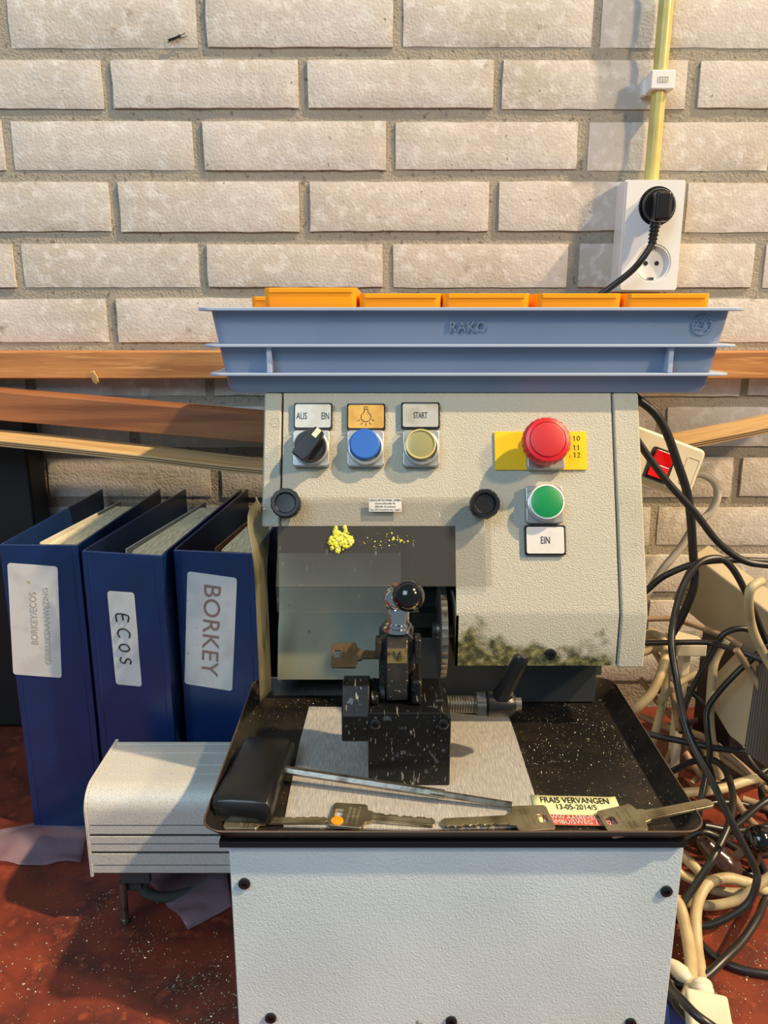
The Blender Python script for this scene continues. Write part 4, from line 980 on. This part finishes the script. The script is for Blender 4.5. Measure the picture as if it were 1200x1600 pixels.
bm = NB(); rl2 = fr.inverted() @ rp(1077, 737, P0, n0); plate(bm, rrect(.014, .030, .002), [rrect(.0125, .0285, .0015)], .0006, fr @ Matrix.Translation((rl2.x, rl2.y, .0005))); obj('embossed_outline', bm, 'cream', ps)

# beige appliance casing lying tilted behind the cables
ca = thing('appliance_casing', 'beige enamel appliance casing with dark louvres tilted behind the cable heap', 'casing', (.40, .78, 0))
p_tl, p_tr, p_bl = at(1086, 870, .855), at(1215, 968, .78), at(1077, 965, .885)
ex = (p_tr - p_tl); Wc = ex.length; ex.normalize(); dn_ = (p_bl - p_tl); dn_ = (dn_ - ex * dn_.dot(ex)).normalized(); nc = ex.cross(dn_); nc = nc if nc.y < 0 else -nc
fc = frame(p_tl, ex, dn_, ex.cross(dn_)); zsg = 1 if ex.cross(dn_).dot(nc) > 0 else -1
bm = NB(); box(bm, (-.004, 0, -zsg * .03 if zsg > 0 else 0), (Wc + .05, .085, 0 if zsg > 0 else .03), fc); obj('upper_shell', bm, 'case', ca, bevel=.003)
bm = NB(); cs = fc @ V((.010, .055, zsg * .002)); lathe(bm, [(.004, -.002), (.004, .001), (.002, .002), (0, .002)], axisframe(cs, nc), 16); obj('case_screw', bm, 'steel', ca)
# lower body panel
lp = [at(1112, 1082, .80), at(1152, 1040, .78), at(1188, 1040, .74), at(1168, 1172, .70), at(1140, 1150, .73), at(1116, 1110, .77)]
bm = NB(); vs = [bm.verts.new(p) for p in lp]; vs2 = [bm.verts.new(p + V((.01, .03, 0))) for p in lp]
bm.faces.new(vs); bm.faces.new(vs2)
for k in range(6): bm.faces.new([vs[k], vs[(k+1) % 6], vs2[(k+1) % 6], vs2[k]])
obj('lower_panel', bm, 'case', ca, bevel=.001)
g0, g1, g2, g3 = at(1188, 1040, .74), at(1245, 1000, .60), at(1225, 1210, .58), at(1168, 1172, .70)
bm = NB(); vs = [bm.verts.new(p) for p in (g0, g1, g2, g3)]; vs2 = [bm.verts.new(p + V((.02, .03, 0))) for p in (g0, g1, g2, g3)]; bm.faces.new(vs); bm.faces.new(vs2)
for k in range(4): bm.faces.new([vs[k], vs[(k+1) % 4], vs2[(k+1) % 4], vs2[k]])
obj('louvre_backing', bm, 'black', ca)
for i in range(12):
    u = (i + .5) / 12; a_, b_ = g0.lerp(g1, u), g3.lerp(g2, u); bm = NB(); cyl(bm, a_ + V((-.004, -.003, 0)), b_ + V((-.004, -.003, 0)), .0022, 6); obj('louvre_slat', bm, mat('dark_brown_slat', (70, 54, 38), .5), ca)
bm = NB(); bx = [at(1076, 1010, .86)]
box(bm, (.40, .80, .0), (.55, .90, .16)); obj('dark_interior', bm, 'black', ca)
# pale block
pbk = at(1082, 1010, .80); bm = NB(); box(bm, (pbk.x - .017, .80, pbk.z - .013), (pbk.x + .017, .84, pbk.z + .002)); box(bm, (pbk.x - .005, .812, .001), (pbk.x + .005, .828, pbk.z - .013)); o = obj('plastic_adapter', bm, 'cream', origin=(pbk.x, .82, 0), bevel=.002); tag(o, 'cream plastic adapter block showing between the cables behind the tray corner', 'adapter')
# thin white ledge strip near the wall
p1, p2 = at(1150, 893, .90), at(1260, 940, .80)
# dark ball knobs
kb = atz(1186, 1312, .055); bm = NB(); sphere(bm, kb, .0135, 28); cyl(bm, kb, V((kb.x + .01, kb.y + .02, .004)), .005, 12); o = obj('lever_knob', bm, 'blackgloss', origin=(kb.x, kb.y, 0)); tag(o, 'round glossy black knob half buried in the cable heap at the right edge', 'knob')
p0_, p1_ = atz(1128, 1348, .035), atz(1102, 1318, .05); bm = NB(); dd = (p0_ - p1_); lathe(bm, [(0, -.028), (.006, -.027), (.009, -.015), (.013, -.004), (.0145, .006), (.012, .014), (.006, .018), (0, .019)], axisframe(p0_, dd), 28); o = obj('socket_bulb', bm, 'brownbulb', origin=p0_); tag(o, 'dark brown glossy bulb-shaped handle among the cables right of the tray', 'handle')

CAB = []
def yfloor(px, py, z): 
    d = ray(px, py); return (z - CAM.z) / d.z * d.y if d.z < -1e-4 else 9
def cable(name, lab, pts, m, r, z=.02, ymax=.90, ymin=.44, group=None, lead=None):
    P = []; Ys = [min(max(yfloor(p[0], p[1], p[2] if len(p) > 2 else z), ymin), ymax) for p in pts]
    for _ in range(2): Ys = [(Ys[max(i-1, 0)] + 2 * Ys[i] + Ys[min(i+1, len(Ys)-1)]) / 4 for i in range(len(Ys))]
    for p, yy in zip(pts, Ys):
        px, py = p[0], p[1]; q_ = at(px, py, yy)
        if q_.z < r + .0005: q_ = atz(px, py, r + .0005)
        P.append(q_)
    bm = NB(); tube(bm, P, r, 12, 10); c = sum(P, V()) / len(P); o = obj(name, bm, m, origin=(c.x, c.y, 0)); tag(o, lab, 'cable', group); return o, P
k = 'cableblk'; GB, GW = 'black cables heaped right of the machine', 'beige cables heaped right of the machine'
cable('black_cable', 'thick black cable curving down from under the blue bin past the red switch', [(975, 600), (991, 619), (1022, 644), (1041, 675), (1057, 719), (1076, 781), (1083, 866), (1085, 912), (1066, 962), (1050, 990)], k, .0045, ymax=.765, group=GB)
cable('black_cable', 'black cable slanting from the machine side across the red switch to the right edge', [(975, 655), (997, 690), (1038, 747), (1085, 800), (1122, 847), (1160, 875), (1200, 883), (1260, 885)], k, .0036, ymax=.74, group=GB)
cable('black_cable', 'black cable rising out from behind the housing and running level to the right edge', [(995, 935), (1011, 922), (1038, 900), (1085, 881), (1135, 875), (1200, 877), (1260, 880)], k, .0034, ymax=.76, group=GB)
cable('black_cable', 'long black cable arching highest above the heap then looping down in front to the base', [(1200, 1010, .2), (1191, 987, .22), (1176, 950, .25), (1154, 903, .28), (1135, 878, .3), (1116, 872, .3), (1091, 881, .3), (1069, 912, .28), (1054, 962, .25), (1049, 1006, .23), (1057, 1062, .2), (1070, 1127, .17), (1087, 1172, .15), (1110, 1215, .13), (1132, 1262, .11), (1160, 1317, .08), (1180, 1357, .06), (1182, 1380, .05), (1170, 1410, .03), (1140, 1432, .02), (1105, 1446, .015), (1075, 1444, .012), (1050, 1432, .012)], k, .0034, ymax=.76, group=GB)
cable('black_cable', 'black cable from the right edge bending down through the middle of the heap', [(1260, 960, .2), (1200, 1007, .18), (1175, 1030, .17), (1150, 1052, .16), (1120, 1085, .14), (1105, 1110, .12), (1105, 1140, .11), (1109, 1177, .10), (1102, 1215, .09), (1095, 1252, .07), (1090, 1290, .05)], k, .0032, ymax=.74, group=GB)
cable('black_cable', 'black cable making a low hump over the beige casing', [(1230, 1025, .2), (1200, 1000, .2), (1180, 987, .2), (1155, 982, .2), (1132, 990, .2), (1120, 1005, .19), (1107, 1030, .17), (1090, 1060, .15), (1075, 1090, .12), (1067, 1115, .10), (1064, 1145, .07)], k, .0032, ymax=.76, group=GB)
cable('black_cable', 'straight dark cable crossing in front of the cream adapter block', [(985, 1006), (1007, 1005), (1050, 1004), (1107, 1004), (1130, 1010), (1175, 1025), (1230, 1050)], k, .0030, z=.2, ymax=.775, group=GB)
cable('brown_cable', 'brownish cable lying above the straight black one behind the housing', [(985, 966), (1007, 967), (1050, 967), (1075, 974), (1120, 990), (1160, 1010)], 'cabletan', .0032, z=.2, ymax=.82)
cable('black_cable', 'black cable running nearly level from the tray side to the right edge', [(1000, 1142), (1027, 1150), (1075, 1160), (1125, 1170), (1200, 1177), (1260, 1180)], k, .0034, z=.10, group=GB)
cable('black_cable', 'black cable dropping from the heap into an S-bend and out over the red floor', [(1030, 1215, .08), (1045, 1208, .08), (1082, 1190, .08), (1112, 1187, .08), (1132, 1202, .08), (1143, 1230, .08), (1145, 1255, .08), (1140, 1285, .08), (1125, 1320, .07), (1110, 1347, .06), (1082, 1390, .04), (1067, 1412, .03), (1068, 1428, .02), (1085, 1460, .008), (1100, 1480, .005), (1125, 1500, .005), (1160, 1515, .005), (1200, 1522, .005), (1260, 1525, .005)], k, .0034, group=GB)
cable('black_cable', 'thick black cable sweeping from the right edge down-left to the base over the floor', [(1250, 1340, .03), (1200, 1400, .025), (1185, 1432, .02), (1160, 1470, .02), (1130, 1500, .018), (1100, 1527, .015), (1075, 1538, .012), (1052, 1536, .01), (1030, 1520, .01)], k, .0036, group=GB)
cable('black_cable', 'dark cable in shadow between the tray corner and the right edge', [(1060, 1240), (1120, 1228), (1162, 1222), (1200, 1202), (1250, 1180)], k, .0040, z=.04, group=GB)
cable('black_cable', 'black cable at the very bottom edge passing over the white plug', [(1035, 1515, .02), (1047, 1542, .035), (1065, 1562, .042), (1087, 1585, .044), (1110, 1602, .042), (1135, 1618, .025), (1170, 1635, .01)], k, .0034, group=GB)
cable('black_cable', 'black cable at the bottom edge hugging the machine base', [(1040, 1535, .01), (1046, 1555, .01), (1060, 1582, .01), (1080, 1604, .01), (1100, 1625, .008)], k, .0036, group=GB)
for i, (pts, z_) in enumerate([([(1040, 1300), (1090, 1260), (1150, 1255), (1220, 1275)], .03), ([(1150, 1290), (1200, 1250), (1250, 1240)], .05), ([(1050, 1330), (1100, 1300), (1170, 1335), (1240, 1330)], .03), ([(1145, 1140), (1180, 1200), (1230, 1240)], .06)]):
    cable('black_cable', ['dark cable low in the shaded gap beside the tray front corner', 'dark cable just above the round black knob', 'dark cable wound around the brown glossy handle', 'dark cable slanting under the casing louvres'][i], pts, k, .0034, z=z_, group=GB)
w_ = 'cablebei'
cable('white_cable', 'pale cable looping out of the cream power strip and behind the machine', [(1080, 742), (1097, 741), (1116, 753), (1121, 775), (1110, 800), (1085, 822), (1063, 856), (1035, 890), (1013, 925), (990, 965)], 'cablewht', .0046, ymax=.885)
cable('beige_cable', 'sunlit beige cable arching out beside the right housing cheek towards the tray', [(985, 1115, .12), (1000, 1102, .14), (1020, 1080, .15), (1035, 1045, .17), (1040, 1015, .18), (1032, 995, .19), (1015, 990, .19), (985, 1005, .19)], w_, .0050, ymax=.80, group=GW)
cable('beige_cable', 'beige cable dropping steeply behind the tray rim', [(1018, 1165, .07), (1025, 1140, .09), (1035, 1100, .11), (1042, 1060, .14), (1047, 1030, .16), (1050, 985, .18)], w_, .0044, ymax=.81, group=GW)
cable('beige_cable', 'short beige cable level beside the housing cheek', [(985, 1022), (1007, 1018), (1025, 1012), (1044, 1016)], w_, .0048, z=.17, ymax=.79, group=GW)
cable('beige_cable', 'beige cable with yellow tip pointing up right behind the arching black cable', [(1030, 1100), (1045, 1080), (1070, 1062), (1090, 1052)], w_, .0040, z=.12, ymax=.80, group=GW)
cable('beige_cable', 'upright beige cable in front of the dark hole of the casing', [(1135, 1000, .2), (1125, 1015, .19), (1115, 1040, .17), (1110, 1090, .13), (1110, 1135, .11), (1117, 1185, .07), (1125, 1215, .05)], w_, .0046, ymax=.77, group=GW)
cable('beige_cable', 'beige cable hooking over the top of the casing at the right edge', [(1190, 908, .3), (1182, 912, .3), (1172, 922, .3), (1170, 945, .28), (1175, 980, .25), (1190, 1015, .22), (1215, 1060, .2)], w_, .0042, ymax=.70, group=GW)
cable('tan_cable', 'grimy tan cable running down the casing to the right edge', [(1150, 1015), (1160, 1030), (1180, 1060), (1200, 1102), (1230, 1150)], 'cabletan', .0034, z=.15, ymax=.72)
cable('tan_cable', 'tan cable crossing low from the tray rim towards the louvres', [(1000, 1118), (1015, 1125), (1050, 1140), (1100, 1152), (1150, 1190), (1190, 1225)], 'cabletan', .0042, z=.05)
cable('beige_cable', 'beige cable lying level behind the tray front corner', [(1050, 1243), (1072, 1239), (1125, 1233), (1160, 1222), (1182, 1216)], w_, .0050, z=.06, group=GW)
cable('beige_cable', 'beige cable arching on the red floor and running down to the white plug', [(1200, 1395, .02), (1175, 1382, .03), (1160, 1377, .03), (1135, 1372, .03), (1107, 1380, .03), (1092, 1405, .025), (1087, 1435, .02), (1089, 1480, .012), (1094, 1515, .012), (1096, 1545, .014), (1098, 1565, .016)], w_, .0050, group=GW)
cable('beige_cable', 'beige cable leaving the base behind the arch and heading right', [(1050, 1355, .02), (1067, 1367, .02), (1095, 1380, .015), (1120, 1392, .01), (1155, 1395, .01), (1190, 1392, .01)], w_, .0046, group=GW)
cable('beige_cable', 'long beige cable curving up from the floor to the right edge', [(1055, 1405, .01), (1085, 1412, .01), (1112, 1415, .01), (1150, 1407, .015), (1175, 1390, .03), (1200, 1372, .04), (1250, 1340, .05)], w_, .0046, group=GW)
cable('beige_cable', 'beige cable hanging close to the base above the pale plug cap', [(1040, 1395, .03), (1060, 1412, .025), (1070, 1445, .02), (1077, 1482, .015), (1080, 1512, .013), (1078, 1545, .012), (1062, 1580, .01)], w_, .0052, group=GW)
cable('beige_cable', 'short beige cable slanting under the tray corner', [(1060, 1330, .03), (1075, 1345, .03), (1087, 1355, .03), (1105, 1377, .02)], w_, .0050, group=GW)
EX = ['tan cable above the round black knob', 'tan cable reaching the right edge over the knob', 'tan cable low behind the knob', 'tan cable near the casing foot', 'tan cable behind the tray rim in shade', 'tan cable deep in the heap below the adapter', 'tan cable slanting beneath the level black cable', 'tan cable beside the upright beige one']
for lab, pts in zip(EX, [[(1145, 1240), (1150, 1250), (1170, 1280), (1200, 1307), (1230, 1330)], [(1160, 1248), (1200, 1262), (1250, 1285)], [(1140, 1345), (1160, 1330), (1180, 1318)], [(1120, 1180), (1150, 1200), (1200, 1235), (1240, 1260)], [(1030, 1135), (1070, 1130), (1110, 1120)], [(1000, 1060), (1040, 1110), (1090, 1150), (1150, 1200)], [(1070, 1175), (1100, 1215), (1140, 1230)], [(1050, 1030), (1062, 1090), (1072, 1150), (1078, 1200)]]):
    cable('tan_cable', lab, pts, 'cabletan', .0038, z=.035, ymax=.9, group='tan cables deep in the heap')
DK = ['thin dark cable passing behind the knob level with its top', 'dark cable bent over itself left of the brown handle', 'dark cable trailing from the louvres to the floor', 'dark cable lying along the foot of the tray side', 'dark cable ending under the beige floor arch', 'dark cable crossing the heap just below the cream adapter block']
for lab, pts, z_ in zip(DK, [[(1100, 1290), (1150, 1298), (1200, 1292), (1240, 1288)], [(1060, 1270), (1085, 1300), (1100, 1330), (1130, 1300), (1160, 1275)], [(1215, 1190), (1190, 1230), (1205, 1280), (1240, 1320)], [(1000, 1155), (1040, 1210), (1075, 1270), (1090, 1320)], [(1180, 1330), (1195, 1370), (1160, 1360), (1130, 1330)], [(1020, 1080), (1070, 1075), (1110, 1105), (1160, 1110), (1180, 1160)]], (.045, .02, .03, .02, .015, .10)):
    cable('black_cable', lab, pts, k, .0036, z=z_, ymax=.86, group=GB)
TN = ['tan cable making a small loop behind the tray corner', 'tan cable leaning across the dark casing hole', 'tan cable flat on the floor behind the brown handle', 'tan cable emerging between the adapter and the housing cheek']
for lab, pts, z_ in zip(TN, [[(1040, 1190), (1060, 1160), (1095, 1165), (1105, 1200), (1080, 1225)], [(1120, 1060), (1150, 1100), (1165, 1150), (1195, 1190)], [(1140, 1310), (1170, 1300), (1210, 1315), (1250, 1345)], [(1000, 990), (1030, 1030), (1050, 1080), (1060, 1140)]], (.03, .09, .01, .12)):
    cable('tan_cable', lab, pts, 'cabletan', .0036, z=z_, ymax=.88, group='tan cables deep in the heap')
# white plug at the bottom right
wp = thing('white_plug', 'cream connector with ribbed neck at the bottom edge right of the base', 'plug', atz(1098, 1580, .01))
a_, b_ = atz(1096, 1540, .016), atz(1102, 1565, .016); c_ = atz(1112, 1640, .014)
pf = []
nn = 12; LL = (b_ - a_).length
for i in range(nn): pf.append((.0085 if i % 4 < 2 else .0072, LL * i / (nn - 1)))
bm = NB(); lathe(bm, pf, axisframe(a_, b_ - a_), 20); obj('ribbed_neck', bm, 'cream', wp)
d_ = (c_ - b_); Ld = d_.length; fp_ = frame(b_, V((0, 0, 1)).cross(d_.normalized()), V((0, 0, 1)), V((0, 0, 1)).cross(d_.normalized()).cross(V((0, 0, 1))))
bm = NB(); box(bm, (-.0155, -.0135, -.001), (.0155, .010, Ld), fp_); obj('connector_body', bm, 'cream', wp, bevel=.003, seg=3)
q_ = atz(1066, 1522, .015); bm = NB(); lathe(bm, [(0, -.008), (.004, -.007), (.007, 0), (.006, .007), (.004, .012)], axisframe(q_, V((-.5, .8, .1))), 20); o = obj('plug_cap', bm, 'cream', origin=(q_.x, q_.y, 0)); tag(o, 'small pale plug cap tucked against the lower right base edge', 'plug cap')
bm = NB(); q_ = atz(1050, 1590, .0); box(bm, (.2145, q_.y - .05, .0005), (.232, q_.y + .03, .010)); o = obj('blue_card', bm, 'navy', origin=(.223, q_.y, 0), bevel=.001); tag(o, 'sliver of dark blue card on the floor at the base corner', 'card')
